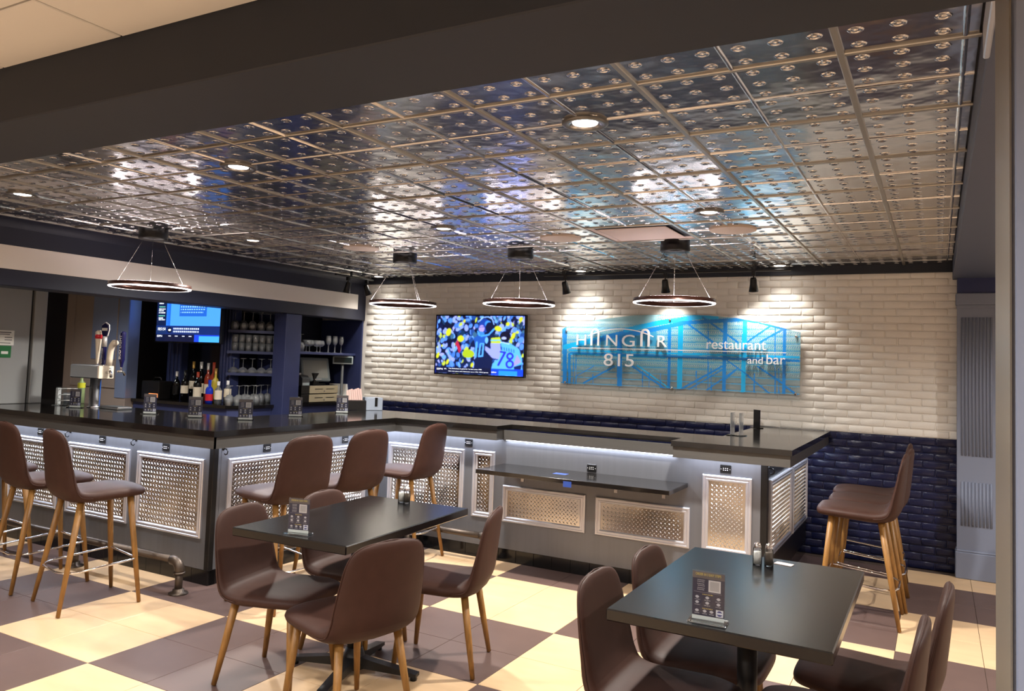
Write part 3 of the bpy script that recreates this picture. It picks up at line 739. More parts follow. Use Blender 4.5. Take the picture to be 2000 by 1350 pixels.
def tv_game():
    W, H = 288, 160; A, B = grid(W, H, 105, 1545, 132, 1142); img = np.zeros((H, W, 3)); img[:] = C3(8, 16, 44); r = random.Random(3)
    pal = [(110, 165, 245), (150, 165, 240), (170, 165, 225), (90, 140, 230), (30, 70, 130), (12, 24, 60), (20, 50, 80), (200, 205, 60), (60, 100, 120), (150, 160, 235), (16, 30, 70), (70, 120, 200)]
    for k in range(520):
        ell(img, A, B, r.uniform(100, 1550), r.uniform(130, 1030), r.uniform(14, 42), r.uniform(20, 58), C3(*r.choice(pal)), r.uniform(-.5, .5))
    for x, y, a, b in ((310, 420, 45, 70), (520, 530, 55, 55), (1130, 350, 60, 45), (570, 225, 20, 30), (140, 830, 25, 55), (1480, 190, 30, 45), (1280, 270, 30, 35), (1370, 470, 30, 60), (310, 940, 22, 50), (725, 980, 25, 40)): ell(img, A, B, x, y, a, b, C3(214, 206, 36), .3)
    pol(img, A, B, [(430, 620), (470, 545), (500, 640), (540, 720), (500, 790), (470, 700)], C3(190, 36, 60))
    pol(img, A, B, [(735, 520), (800, 470), (1000, 430), (1150, 480), (1120, 760), (1050, 900), (1040, 1060), (750, 1060), (770, 860)], C3(10, 24, 60))
    pol(img, A, B, [(735, 520), (800, 470), (960, 470), (900, 640), (780, 700)], C3(34, 84, 160))
    ell(img, A, B, 940, 300, 128, 158, C3(8, 14, 40)); ell(img, A, B, 905, 300, 90, 120, C3(22, 60, 140)); ell(img, A, B, 962, 268, 50, 55, C3(60, 140, 235)); ell(img, A, B, 985, 330, 60, 90, C3(10, 18, 48))
    ell(img, A, B, 862, 352, 46, 62, C3(180, 150, 215)); ell(img, A, B, 850, 440, 58, 40, C3(60, 130, 225))
    for a, b, c, d, w_, col in ((820, 220, 880, 160, 16, (170, 205, 255)), (880, 160, 960, 148, 14, (150, 190, 255)), (960, 148, 1030, 190, 14, (150, 190, 255)), (1030, 190, 1060, 280, 12, (150, 190, 255)), (860, 480, 980, 455, 26, (80, 160, 245)), (980, 455, 1060, 360, 26, (80, 160, 245)), (800, 400, 830, 470, 22, (80, 160, 245)), (800, 330, 900, 320, 10, (30, 70, 150)), (790, 590, 775, 840, 34, (90, 165, 240)), (850, 620, 830, 830, 26, (90, 165, 240)), (900, 620, 890, 800, 26, (90, 165, 240)), (830, 830, 890, 820, 26, (90, 165, 240)), (850, 610, 905, 610, 20, (90, 165, 240))):
        img[seg(A, B, a, b, c, d, w_)] = C3(*col)
    ell(img, A, B, 948, 550, 26, 55, C3(120, 180, 245)); 
    pol(img, A, B, [(1015, 600), (1165, 600), (1190, 760), (1160, 870), (1050, 850), (930, 720), (930, 650), (1020, 700)], C3(160, 160, 232))
    pol(img, A, B, [(1020, 510), (1170, 490), (1180, 600), (1020, 600)], C3(200, 205, 40)); img[seg(A, B, 1020, 550, 1180, 545, 22)] = C3(110, 190, 200)
    ell(img, A, B, 655, 790, 100, 72, C3(176, 190, 30))
    pol(img, A, B, [(1180, 580), (1320, 590), (1470, 690), (1520, 860), (1530, 1060), (1035, 1060), (1060, 940), (1160, 860), (1190, 700)], C3(96, 178, 255))
    pol(img, A, B, [(1440, 780), (1510, 900), (1400, 980), (1390, 930)], C3(170, 150, 200)); pol(img, A, B, [(1395, 985), (1520, 940), (1500, 1060), (1400, 1040)], C3(16, 34, 80))
    ell(img, A, B, 1245, 480, 86, 92, C3(12, 10, 34)); ell(img, A, B, 1225, 510, 40, 22, C3(190, 190, 230)); img[seg(A, B, 1180, 575, 1310, 605, 16)] = C3(190, 215, 255)
    dg = C3(44, 40, 214)
    for a, b, c, d, w_ in ((1180, 740, 1255, 750, 30), (1250, 750, 1150, 965, 34)): img[seg(A, B, a, b, c, d, w_)] = dg
    for cy_, rr in ((810, 58), (945, 66)):
        dd = np.hypot((A - 1330) / 1.0, (B - cy_) / 1.1); img[(dd < rr) & (dd > rr - 30)] = dg
    for k in range(6): img[seg(A, B, 1195 + k * 38, 660 + k * 8, 1200 + k * 38, 705 + k * 8, 16)] = C3(40, 100, 210)
    img[B > 1028] = np.where((A[B > 1028] > 1040)[:, None], C3(20, 60, 230), C3(8, 14, 40)); img[(B > 1060) & (A > 1160) & (A < 1450)] = C3(40, 130, 240)
    img[B > 1028] /= .8
    for ax in (0, 1, 0, 1): img = (np.roll(img, 1, ax) + 2 * img + np.roll(img, -1, ax)) / 4
    img = img * np.array([.72, .84, 1.12])
    return img
def tv_news():
    W, H = 220, 124; A, B = grid(W, H, 0, 16, 0, 9); img = np.zeros((H, W, 3)); img[:] = C3(64, 138, 246)
    img[A < 3.0] = C3(36, 100, 190); img[A < 2.5] = C3(10, 24, 60); img[(A > 2.95) & (A < 3.6)] = C3(26, 92, 196)
    img[(A > 5.8) & (A < 12.6) & (B > .3) & (B < 4.6)] = C3(28, 86, 180)
    for k, y in enumerate((1.9, 2.4, 2.9, 3.4, 3.9)): img[(A > 6.1) & (A < 12.2 - .5 * (k == 4)) & (abs(B - y) < .12) & (np.sin(A * 11 + k) > -.5)] = C3(120, 175, 245)
    for k, y in enumerate((1.6, 2.0, 2.3, 2.9, 3.3, 3.6, 3.95, 4.5, 4.9, 5.2)): img[(A > .4) & (A < 2.1 - .4 * (k % 3 == 2)) & (abs(B - y) < .10) & (np.sin(A * 17 + k) > -.6)] = C3(220, 230, 245) if k not in (3, 7) else C3(110, 200, 170)
    ell(img, A, B, 1.2, .7, .6, .4, C3(120, 200, 50)); ell(img, A, B, 6.4, 1.0, .4, .35, C3(120, 210, 90))
    img[B > 6.25] = C3(12, 34, 92); img[(B > 6.45) & (B < 7.6) & (A < 2.6)] = C3(20, 40, 84)
    ell(img, A, B, 3.5, 7.0, .6, .5, C3(8, 14, 34)); ell(img, A, B, 3.5, 7.0, .35, .2, C3(220, 225, 235))
    for y in (6.75, 7.25): img[(A > 4.4) & (A < 11) & (abs(B - y) < .13) & (np.sin(A * 13 + y) > -.55)] = C3(190, 205, 240)
    img[B > 7.8] = C3(10, 16, 44)
    for x in (3.0, 4.7, 6.5, 8.2): img[(abs(A - x - .6) < .35) & (abs(B - 8.05) < .1)] = C3(200, 205, 220)
    img[(B > 7.8) & (A > 9.8)] = C3(24, 60, 200); img[(B > 8.0) & (A > 11)] = C3(60, 150, 245)
    return img
m_tv = vcol_mat('television picture', 1.15, 0.2)
def television(label, x0, x1, z0, z1, y, img, wall_y):
    t = thing('television', label, 'television', ((x0 + x1) / 2, y, z0))
    w_, h_ = x1 - x0, z1 - z0
    obj('housing', MB().cbox(-w_ / 2, w_ / 2, .004, .05, 0, h_, .006), m_case, t)
    obj('bezel', MB().box(-w_ / 2, w_ / 2, -.002, .004, 0, .014).box(-w_ / 2, w_ / 2, -.002, .004, h_ - .012, h_).box(-w_ / 2, -w_ / 2 + .012, -.002, .004, .014, h_ - .012).box(w_ / 2 - .012, w_ / 2, -.002, .004, .014, h_ - .012), m_black, t)
    sc = raster_obj('screen', img, w_ - .024, h_ - .026, m_tv, t, (-w_ / 2 + .012, .003, .014))
    obj('wall_mount', MB().box(-.15, .15, .05, wall_y - y, h_ * .3, h_ * .7), m_black, t)
    return t, sc, w_ - .024, h_ - .026
m_ttext = emit('screen lettering', (0.9, 0.93, 1, 1), 1.1)
def stext(sc, s_, x, z, h_, w_=None): obj('screen_lettering', text_mb(s_, w_, h_, .0006).xform(Matrix.Translation((x, -.001, z))), m_ttext, sc)
tv, sc, sw, sh = television('wall television showing a football game on the brick wall', -4.755, -3.66, 1.365, 2.008, 7.10, tv_game(), YW - .012)
stext(sc, 'ESPN', .02, .036, .018, .075); stext(sc, 'NFL', .115, .042, .012, .03)
stext(sc, 'Two Bohemians in game for 1st time since 1998', .17, .044, .015, .41); stext(sc, 'Only other games with 2 Bohemians was in 1992, 1998 (5 games)', .17, .018, .012, .49); stext(sc, 'ESPN+', .70, .024, .014, .06)
tv, sc, sw, sh = television('television showing a blue sports news page behind the bar', -7.32, -6.32, 1.60, 2.165, 5.55, tv_news(), 5.84)
stext(sc, '10:51:54', .03, .115, .03, .12); stext(sc, 'ESPN', .02, .045, .02, .08)

# ================================================================== blue sign
SX0, SX1, SB = -3.275, -1.030, 1.278
TOPX = [-3.275, -2.912, -2.521, -2.124, -1.82, -1.565, -1.30, -1.03]; TOPZ = [1.880, 1.963, 2.009, 2.018, 2.008, 1.985, 1.935, 1.862]
sign_top = lambda x: float(np.interp(x, TOPX, TOPZ))
LINES = [(-3.247, 1.859, -3.23, 1.335, 0.0408, 0), (-3.189, 1.621, -3.18, 1.327, 0.0255, 0), (-2.669, 1.792, -2.657, 1.336, 0.0459, 0), (-2.18, 1.914, -2.176, 1.339, 0.0255, 0), (-2.075, 1.967, -2.075, 1.33, 0.0408, 1), (-1.669, 1.969, -1.67, 1.331, 0.0306, 0), (-1.498, 1.984, -1.505, 1.325, 0.0357, 1), (-1.159, 1.923, -1.16, 1.325, 0.0255, 0), (-3.236, 1.691, -2.827, 1.789, 0.0459, 1), (-2.827, 1.789, -2.517, 1.862, 0.0459, 0), (-2.609, 1.866, -2.269, 1.942, 0.0408, 1), (-2.269, 1.942, -1.877, 2.0, 0.0408, 1), (-1.877, 2.0, -1.747, 1.99, 0.0306, 1), (-2.516, 1.833, -2.05, 1.939, 0.0357, 0), (-2.05, 1.939, -1.498, 1.975, 0.0306, 0), (-1.498, 1.975, -1.41, 1.955, 0.0255, 0), (-1.41, 1.955, -1.151, 1.885, 0.0153, 0), (-2.932, 1.747, -2.645, 1.831, 0.0306, 0), (-3.191, 1.661, -1.043, 1.651, 0.0153, 1), (-3.173, 1.631, -1.042, 1.62, 0.0204, 0), (-3.178, 1.621, -2.212, 1.612, 0.0102, 1), (-3.027, 1.344, -2.714, 1.515, 0.0153, 0), (-2.529, 1.521, -2.22, 1.332, 0.0153, 0), (-2.483, 1.533, -2.181, 1.339, 0.0102, 1), (-2.925, 1.513, -3.111, 1.406, 0.0077, 0), (-2.002, 1.925, -1.779, 1.769, 0.0153, 0), (-1.872, 1.991, -1.561, 1.773, 0.0153, 0), (-1.275, 1.92, -1.473, 1.775, 0.0153, 0), (-1.172, 1.89, -1.359, 1.777, 0.0153, 0), (-2.061, 1.33, -1.693, 1.55, 0.0153, 0), (-1.999, 1.324, -1.67, 1.532, 0.0102, 0), (-1.826, 1.332, -1.557, 1.536, 0.0102, 0), (-1.648, 1.606, -1.459, 1.476, 0.0102, 0), (-1.477, 1.485, -1.283, 1.332, 0.0102, 0), (-1.381, 1.56, -1.165, 1.417, 0.0153, 0), (-1.165, 1.409, -1.051, 1.326, 0.0153, 0), (-1.557, 1.536, -1.663, 1.432, 0.0102, 0), (-2.933, 1.428, -2.93, 1.339, 0.0077, 0), (-2.431, 1.481, -2.428, 1.332, 0.0077, 0), (-2.366, 1.469, -2.363, 1.33, 0.0077, 0), (-2.257, 1.464, -2.254, 1.321, 0.0077, 0), (-1.824, 1.936, -1.812, 1.319, 0.0077, 0), (-1.788, 1.528, -1.784, 1.325, 0.0077, 0), (-1.922, 1.5, -1.919, 1.323, 0.0077, 0), (-1.411, 1.496, -1.408, 1.326, 0.0077, 0), (-1.24, 1.92, -1.232, 1.326, 0.0077, 0), (-1.205, 1.548, -1.202, 1.318, 0.0077, 0), (-3.146, 1.632, -3.136, 1.329, 0.0077, 0), (-3.118, 1.633, -3.108, 1.321, 0.0077, 0)]
def sign_img():
    W, H = 420, 140; img = np.zeros((H, W, 4))
    xs = SX0 + (np.arange(W) + .5) / W * (SX1 - SX0); tz = np.array([sign_top(x) for x in xs])
    A = np.repeat(xs[None], H, 0); t = 1 - (np.arange(H) + .5) / H; B = SB + t[:, None] * (tz - SB)[None]
    img[..., :3] = C3(150, 214, 232); fade = np.clip((B - 1.34) / .25, 0.25, 1); img[..., 3] = .66 * fade
    k = (B * 33).astype(int); hatch = ((((A * 55 + (k % 2) * .5 + B * 33 * (1 - 2 * (k % 2))) % 1) < .45) & (((B * 33) % 1) < .55) & (B > 1.33) & ~((A < -2.3) & (B > 1.93)))
    img[hatch, :3] = C3(66, 172, 220); img[hatch, 3] = (.74 * fade)[hatch]
    ln = (((B * 16.5) % 1) < .14) & (B > 1.33) & (B < 1.9); img[ln, :3] = C3(70, 170, 226); img[ln, 3] = .75
    white = (((B * 16.5 + .5) % 1) < .2) & (B > 1.33) & (B < 1.9) & ~hatch; img[white, :3] = C3(206, 232, 236)
    g = np.interp(xs, [-3.27, -2.8, -2.3, -1.9, -1.4], [1.70, 1.80, 1.90, 2.0, 2.0]); below = (B < g[None]) & (B > 1.72) & (A > -3.2) & (A < -2.3)
    img[below, :3] = C3(70, 176, 226); img[below, 3] = .75
    for xa, za, xb, zb, wd, c in LINES:
        m = seg(A, B, xa, za, xb, zb, wd * 1.1); img[m, :3] = C3(24, 138, 226) if c == 0 else C3(24, 184, 250); img[m, 3] = .93
    lowpart = B < 1.33; img[lowpart, 3] *= .05
    return img
sg = thing('wall_sign', 'blue printed glass sign with raised white restaurant lettering on the brick wall', 'sign', (SX0, 7.15, 0))
m_print = vcol_mat('sign print', 0, 0.25, True)
raster_obj('printed_film', sign_img(), SX1 - SX0, 2.0, m_print, sg, (0, -.0008, 0), top=lambda x: sign_top(SX0 + x), bottom=SB)
poly = [(x - SX0, sign_top(x)) for x in np.linspace(SX0, SX1, 24)] + [(SX1 - SX0, SB), (0, SB)]
obj('glass_panel', MB().prism_xz(poly, 0, .009), m_sheet, sg)
for x, z in ((-3.225, 1.850), (-2.178, 1.965), (-1.065, 1.830), (-3.225, 1.345), (-2.144, 1.335), (-1.065, 1.335)):
    obj('standoff_bolt', MB().lathe([(.001, .012), (.010, .011), (.012, .007), (.012, 0), (.009, 0), (.009, -.05)], 12, cap=False).xform(Matrix.Translation((x - SX0, -.001, z)) @ Matrix.Rotation(R(90), 4, 'X')), m_chrome, sg)
m_letter = mat('white sign letter', S(244, 244, 246), 0.35)
def letter(mb, x, z, name='letter'): obj(name, mb.xform(Matrix.Translation((x - SX0, -.022, z))), m_letter, sg)
for ch, x0, x1 in (('H', -3.105, -3.003), ('N', -2.795, -2.682), ('G', -2.636, -2.510), ('R', -2.286, -2.197)): letter(text_mb(ch, x1 - x0, .106 if ch != 'G' else .112, .012), x0, 1.712 if ch != 'G' else 1.709)
def stroke(pts, wd, d=.012):
    mb = MB(); P = [Vector((p[0], 0, p[1])) for p in pts]; L = []; Rr = []
    for i, p in enumerate(P):
        tn = (P[min(i + 1, len(P) - 1)] - P[max(i - 1, 0)]).normalized(); nn = Vector((-tn.z, 0, tn.x)); L.append(p + nn * wd / 2); Rr.append(p - nn * wd / 2)
    n = len(P); vs = [(q_.x, -d / 2, q_.z) for q_ in L] + [(q_.x, -d / 2, q_.z) for q_ in Rr] + [(q_.x, d / 2, q_.z) for q_ in L] + [(q_.x, d / 2, q_.z) for q_ in Rr]
    fs = []
    for i in range(n - 1): fs += [(i, i + 1, n + i + 1, n + i), (2 * n + i, 3 * n + i, 3 * n + i + 1, 2 * n + i + 1), (i, 2 * n + i, 2 * n + i + 1, i + 1), (n + i, n + i + 1, 3 * n + i + 1, 3 * n + i)]
    fs += [(0, n, 3 * n, 2 * n), (n - 1, 3 * n - 1, 4 * n - 1, 2 * n - 1)]
    return mb.add(vs, fs)
for xa, xb in ((-2.957, -2.866), (-2.452, -2.361)):
    w2 = (xb - xa) / 2 - .01; cx = (xa + xb) / 2
    letter(stroke([(-w2, 0), (-w2, .115)] + [(-w2 * math.cos(a), .115 + w2 * 1.25 * math.sin(a)) for a in np.linspace(.15, math.pi - .15, 12)] + [(w2, .115), (w2, 0)], .02), cx, 1.712)
letter(stroke([(x, z) for x, z in zip(np.linspace(-2.985, -2.325, 24), 1.806 + .070 * (1 - (np.linspace(-1, 1, 24)) ** 2))], .010, .008), 0, 0, 'arch_line')
letter(MB().box(-3.155, -1.14, -.003, .003, 1.682, 1.689), 0, 0, 'underline')
for s_, x0, x1, z, hh in (('815', -2.814, -2.513, 1.518, .12), ('restaurant', -1.828, -1.308, 1.704, .072), ('and', -1.465, -1.335, 1.582, .062), ('bar', -1.304, -1.148, 1.582, .088)): letter(text_mb(s_, x1 - x0, hh, .012), x0, z, 'lettering')

# ================================================================== back bar
bk = thing('back_counter', 'black countertop of the back bar carrying bottles and the register', 'countertop')
obj('slab', MB().prism([(-7.445, 5.40), (-6.45, 5.421), (-6.45, 5.895), (-7.445, 5.895)], .97, 1.0), m_counter, bk)
obj('slab', MB().prism([(-6.45, 5.421), (-6.06, 5.43), (-5.95, 5.55), (-5.93, 7.164), (-6.44, 7.164), (-6.44, 5.9), (-6.45, 5.895)], .97, 1.0), m_counter, bk)
bk = thing('base_cabinet', 'navy base cabinet below the black back counter', 'cabinet')
obj('front_panel', MB().prism([(-7.445, 5.43), (-6.07, 5.46), (-6.07, 5.5), (-7.445, 5.47)], 0, .969), m_navy, bk)
obj('front_panel', MB().prism([(-6.07, 5.46), (-5.98, 5.56), (-6.02, 5.58), (-6.07, 5.5)], 0, .969), m_navy, bk)
obj('front_panel', MB().prism([(-5.98, 5.56), (-5.975, 5.955), (-6.015, 5.955), (-6.02, 5.58)], 0, .969), m_navy, bk)
obj('front_panel', MB().prism([(-5.97, 6.19), (-5.96, 7.164), (-6.0, 7.164), (-6.01, 6.19)], 0, .969), m_navy, bk)
struct(obj('wall_left', MB().box(-9.9, -6.46, 5.9, 5.95, 0, 2.3), m_navyd), 'dark navy wall behind the wine bottles')
struct(obj('wall_left', MB().box(-6.49, -6.445, 5.95, 7.18, 0, 2.3), m_navyd), 'dark navy wall behind the register')
rs = thing('register_shelf', 'navy alcove with a broad pilaster and glass shelf above the register', 'shelf unit')
obj('end_panel', MB().box(-6.44, XS - .012, 7.166, 7.186, 1.0, 1.94), m_navy, rs)
obj('broad_pilaster', MB().cbox(-6.0, XS - .02, 5.96, 6.185, 0, 1.94, .004), m_navy, rs)
obj('divider', MB().box(-6.44, -6.0, 6.177, 6.186, 1.001, 1.94), m_navy, rs)
obj('shelf', MB().cbox(-6.44, -5.9, 6.187, 7.164, 1.528, 1.556, .003), m_navy, rs)
def fluted(t, x0, x1, y, z0, z1):
    o = obj('pilaster', MB().box(x0, x1, y, y + .1, z0, z1), m_navy, t); n = 4; p = (x1 - x0) / n
    for k in range(n): obj('flute', MB().cbox(x0 + p * k + .006, x0 + p * (k + 1) - .006, y - .012, y, z0, z1, .005), m_navy, o)
mn_ = thing('mirror_niche', 'dark mirror between two navy fluted pilasters behind the wine bottles', 'mirror')
fluted(mn_, -7.40, -7.17, 5.79, 1.001, 2.3); fluted(mn_, -6.58, -6.40, 5.79, 1.001, 2.3)
obj('mirror', MB().box(-7.17, -6.58, 5.87, 5.895, 1.06, 1.98), m_mirror, mn_)
obj('ledge', MB().box(-7.17, -6.58, 5.86, 5.89, 1.001, 1.05), m_navy, mn_)
fp = thing('wall_pilaster', 'navy fluted pilaster glimpsed beside the grey post', 'pilaster'); fluted(fp, -8.95, -8.6, 5.72, 0, 2.3)
# corner shelves (diagonal)
cs = thing('corner_shelf', 'navy corner shelf unit with three shelves of glasses', 'shelf unit')
dv = Vector((.707, .707, 0)); pvn = Vector((-.707, .707, 0)); p0 = Vector((-6.39, 5.71, 0))
for z in (1.756, 1.539, 1.313):
    a = p0; b = p0 + dv * .54; poly = [(a.x, a.y), (b.x, b.y), (b.x, 6.175), (-6.444, 6.175)]
    obj('shelf', MB().prism(poly, z - .028, z), m_navy, cs)

# glassware
def wine(h_, rb, rs=.004, rf=.032):
    return MB().lathe([(rf, 0), (rf, .002), (rs, .006), (rs, h_ * .45), (rb * .6, h_ * .5), (rb, h_ * .66), (rb * .96, h_ * .8), (rb * .78, h_), (rb * .76, h_), (rb * .93, h_ * .8), (rb * .96, h_ * .66), (rb * .5, h_ * .52)], 14, cap=False)
def tumbler(h_, rt, rb): return MB().lathe([(.001, .004), (rb, 0), (rt, h_), (rt - .002, h_), (rb - .002, .006)], 14, cap=False)
def coupe(h_, rb): return MB().lathe([(.034, 0), (.034, .002), (.004, .008), (.004, h_ * .6), (rb * .5, h_ * .66), (rb, h_ * .85), (rb, h_), (rb - .002, h_)], 14, cap=False)
def flip(mb, h_): return mb.xform(Matrix.Translation((0, 0, h_)) @ Matrix.Diagonal((1, 1, -1, 1)))
GL = {'wine_up': wine(.20, .045).mesh('g'), 'wine_down': flip(wine(.19, .045), .19).mesh('g'), 'tumbler': tumbler(.085, .034, .030).mesh('g'), 'coupe_down': flip(coupe(.15, .055), .15).mesh('g'), 'flute': wine(.19, .028, .004, .026).mesh('g'), 'snifter': wine(.13, .05, .004, .03).mesh('g')}
for me in GL.values(): me.materials.append(m_thin)
def glass(kind, name, loc, label, group): return tag(obj(name, GL[kind], None, None, loc), label, 'glass', group)
back = lambda k, d: p0 + dv * k + pvn * d
ORD = ['leftmost', 'second', 'third', 'fourth', 'fifth', 'sixth', 'seventh', 'eighth']
nth = lambda k: ORD[k] + ('' if k == 0 else ' from the left')
for k in range(5): q_ = back(.06 + .088 * k, .06); glass('wine_down', 'wine_glass', (q_.x, q_.y, 1.756), 'upside-down wine glass on the top corner shelf, ' + nth(k), 'wine glasses on the top corner shelf')
for lv in (0, 1):
    for k in range(7): q_ = back(.07 + .068 * k, .06 + .01 * (k % 2)); glass('tumbler', 'tumbler', (q_.x, q_.y, 1.539 + .086 * lv), ('upper' if lv else 'lower') + ' stacked tumbler on the second corner shelf, ' + nth(k), 'stacked tumblers ' + ('upper layer' if lv else 'lower layer'))
for k in range(5): q_ = back(.07 + .092 * k, .065); glass('coupe_down', 'coupe_glass', (q_.x, q_.y, 1.313), 'upside-down wide cocktail glass on the third corner shelf, ' + nth(k), 'cocktail glasses on the third shelf')
for k, (x, y) in enumerate(((-6.12, 5.53), (-6.10, 5.63), (-6.09, 5.735), (-6.08, 5.84), (-6.17, 5.77), (-6.18, 5.90), (-6.20, 6.02), (-6.22, 6.13))): glass('wine_down', 'wine_glass', (x, y, 1.0), ('front row ' if k < 4 else 'back row ') + 'upside-down wine glass on the black back counter, ' + nth(k % 4), 'wine glasses on the back counter')
for k, (x, y) in enumerate(((-6.06, 5.47), (-6.03, 5.545), (-6.01, 5.62), (-6.0, 5.70))): glass('tumbler', 'shot_glass', (x, y, 1.0), 'small tumbler at the front edge of the back counter, ' + nth(k), 'small tumblers on the back counter')
for k, y in enumerate((6.26, 6.36)): glass('wine_down', 'wine_glass', (-6.0, y, 1.556), 'upside-down wine glass on the shelf above the cash register, ' + nth(k), 'wine glasses above the register')
for k in range(4): glass('snifter', 'snifter_glass', (-6.02 - .03 * (k % 2), 6.47 + .085 * k, 1.556), 'round snifter glass on the shelf above the cash register, ' + nth(k), 'snifters above the register')
for k in range(5): glass('flute', 'flute_glass', (-6.0 - .04 * (k % 2), 6.80 + .055 * k, 1.556), 'tall flute glass at the right of the register shelf, ' + nth(k), 'flutes above the register')

# bottles
def bottle(name, x, y, h_, r_, m, label, cap=None, lab=None, labz=(.25, .55), neck=.36):
    t = thing(name, label, 'bottle', (x, y, 1.0), 0)
    rn = r_ * neck
    obj('glass_body', MB().lathe([(.001, 0), (r_, .003), (r_, h_ * .58), (r_ * .8, h_ * .66), (rn, h_ * .74), (rn, h_ * .985), (.001, h_ * .985)], 14, cap=False), m, t)
    if cap: obj('bottle_cap', MB().lathe([(rn + .0015, h_ * .82), (rn + .0015, h_), (.001, h_)], 12, cap=False), cap, t)
    if lab: obj('paper_label', MB().lathe([(r_ + .0008, h_ * labz[0]), (r_ + .0008, h_ * labz[1])], 14, cap=False), lab, t)
    return t
bt = [(-7.02, 5.62, .30, .037, m_wine, 'dark wine bottle with silver top, leftmost of the row', m_foil_s, m_black, (.2, .5)),
      (-6.83, 5.57, .32, .037, m_wine, 'dark wine bottle with grey label, second from the left', m_black, m_label_w, (.25, .5)),
      (-6.90, 5.73, .41, .037, m_wine, 'tall dark wine bottle with gold foil top at the back', m_foil_g, m_label_w, (.3, .5)),
      (-6.77, 5.72, .41, .040, m_wine, 'tall dark wine bottle with silver foil top at the back', m_foil_s, m_label_w, (.2, .45)),
      (-6.60, 5.54, .31, .040, m_wine, 'dark red wine bottle with cream label and red top', m_foil_r, m_label_w, (.1, .5)),
      (-6.675, 5.73, .40, .036, m_rose, 'rose wine bottle with silver top at the back', m_foil_s, m_label_w, (.2, .45)),
      (-6.575, 5.715, .41, .036, m_rose, 'wine bottle with orange red foil top at the back', m_foil_r, m_label_w, (.25, .55)),
      (-6.49, 5.67, .35, .036, m_whitewine, 'yellow white wine bottle behind the blue bottle', m_foil_g, None, (.2, .5)),
      (-6.41, 5.53, .235, .038, m_bluebottle, 'blue spirit bottle with red label', m_bluebottle, m_red, (.12, .4))]
for x, y, h_, r_, m, lb, cp, la, lz in bt: bottle('wine_bottle' if m is not m_bluebottle else 'spirit_bottle', x, y, h_, r_, m, lb + ' on the back counter', cp, la, lz)
bottle('water_bottle', -6.31, 5.555, .225, .036, m_thin, 'clear plastic bottle with white label beside the blue bottle', m_white, m_label_w, (.2, .6))
bottle('water_bottle', -6.25, 5.62, .235, .036, m_thin, 'clear plastic bottle with white cap behind the other clear bottle', m_white, m_label_w, (.3, .65))
# black case
t = thing('equipment_case', 'black case with carry handle standing on the back counter', 'case', (-7.27, 5.58, 1.0))
obj('case_body', MB().cbox(-.14, .14, -.09, .09, .0, .19, .008), m_case, t); obj('carry_handle', MB().tube([(-.06, 0, .188), (-.05, 0, .225), (.05, 0, .225), (.06, 0, .188)], .008, 6), m_black, t)
obj('amber_panel', MB().box(-.01, .13, -.0925, -.0895, .02, .06), m_orange, t)

# register group
def add_thing(name, label, cat, loc, rz, parts, group=None):
    t = thing(name, label, cat, loc, rz, group)
    for pn, mb, m in parts: obj(pn, mb, m, t)
    return t
for z, d in ((1.001, 'lower'), (1.096, 'upper')):
    mb = MB().box(.001, .002, .08, .21, .05, .055).box(.001, .002, .27, .40, .05, .055)
    add_thing('cash_drawer', d + ' beige fronted cash drawer in the register stack', 'cash drawer', (-6.0, 6.54, z), 0,
              [('drawer_casing', MB().cbox(-.38, -.012, -.12, .46, 0, .092, .003), m_case), ('drawer_front', MB().cbox(-.012, .0, 0, .46, .004, .088, .003), m_beige), ('drawer_slots', mb.box(0, .0012, .08, .20, .048, .053).box(0, .0012, .26, .38, .048, .053), m_black), ('drawer_lock', MB().lathe([(.008, 0), (.008, .006)], 10).xform(Matrix.Translation((.0, .23, .028)) @ Matrix.Rotation(R(90), 4, 'Y')), m_chrome)], 'stacked cash drawers')
tm = Matrix.Translation((-6.12, 6.77, 1.235)) @ Matrix.Rotation(R(62), 4, 'Z') @ Matrix.Rotation(R(-22), 4, 'X')
t = thing('touch_terminal', 'grey touch screen register terminal on the cash drawers', 'terminal', (0, 0, 0))
obj('terminal_housing', MB().cbox(-.17, .17, 0, .045, 0, .285, .012).xform(tm), m_grey_pl, t)
obj('terminal_screen', MB().box(-.14, .14, -.002, 0, .035, .245).xform(tm), mat('matte display', S(196, 202, 196), 0.3), t)
obj('terminal_buttons', MB().box(-.12, -.08, -.003, 0, .012, .022).box(-.03, .06, -.003, 0, .012, .022).xform(tm), m_white, t)
obj('terminal_foot', MB().cbox(-6.24, -6.08, 6.68, 6.88, 1.189, 1.205, .003).cbox(-6.19, -6.13, 6.74, 6.83, 1.2, 1.32, .004), m_case, t)
add_thing('receipt_printer', 'dark grey receipt printer with paper slip left of the register terminal', 'printer', (-6.07, 6.48, 1.189), 0,
          [('printer_body', MB().prism_xz([(-.14, 0), (.06, 0), (.06, .075), (.03, .105), (-.14, .13)], -.055, .06), m_dgrey_pl), ('receipt_paper', MB().box(-.1, -.04, -.04, .03, .115, .132), m_paper), ('printer_foot', MB().box(-.13, .062, -.05, .055, .0, .03), m_grey_pl)])
dm = Matrix.Translation((-5.965, 7.02, 0)) @ Matrix.Rotation(R(45), 4, 'Z')
t = thing('pole_display', 'customer pole display beside the register', 'display')
obj('pole', MB().lathe([(.05, 1.0), (.05, 1.01), (.016, 1.015), (.016, 1.43)], 14, (-5.965, 7.02, 0)), m_dgrey_pl, t)
obj('display_head', MB().cbox(-.115, .115, -.025, .025, 1.43, 1.52, .006).xform(dm), m_grey_pl, t)
obj('display_glass', MB().box(-.10, .10, -.0275, -.0255, 1.445, 1.508).xform(dm), m_screen_off, t)
t = thing('menu_stack', 'stack of white papers standing beside the pole display', 'papers')
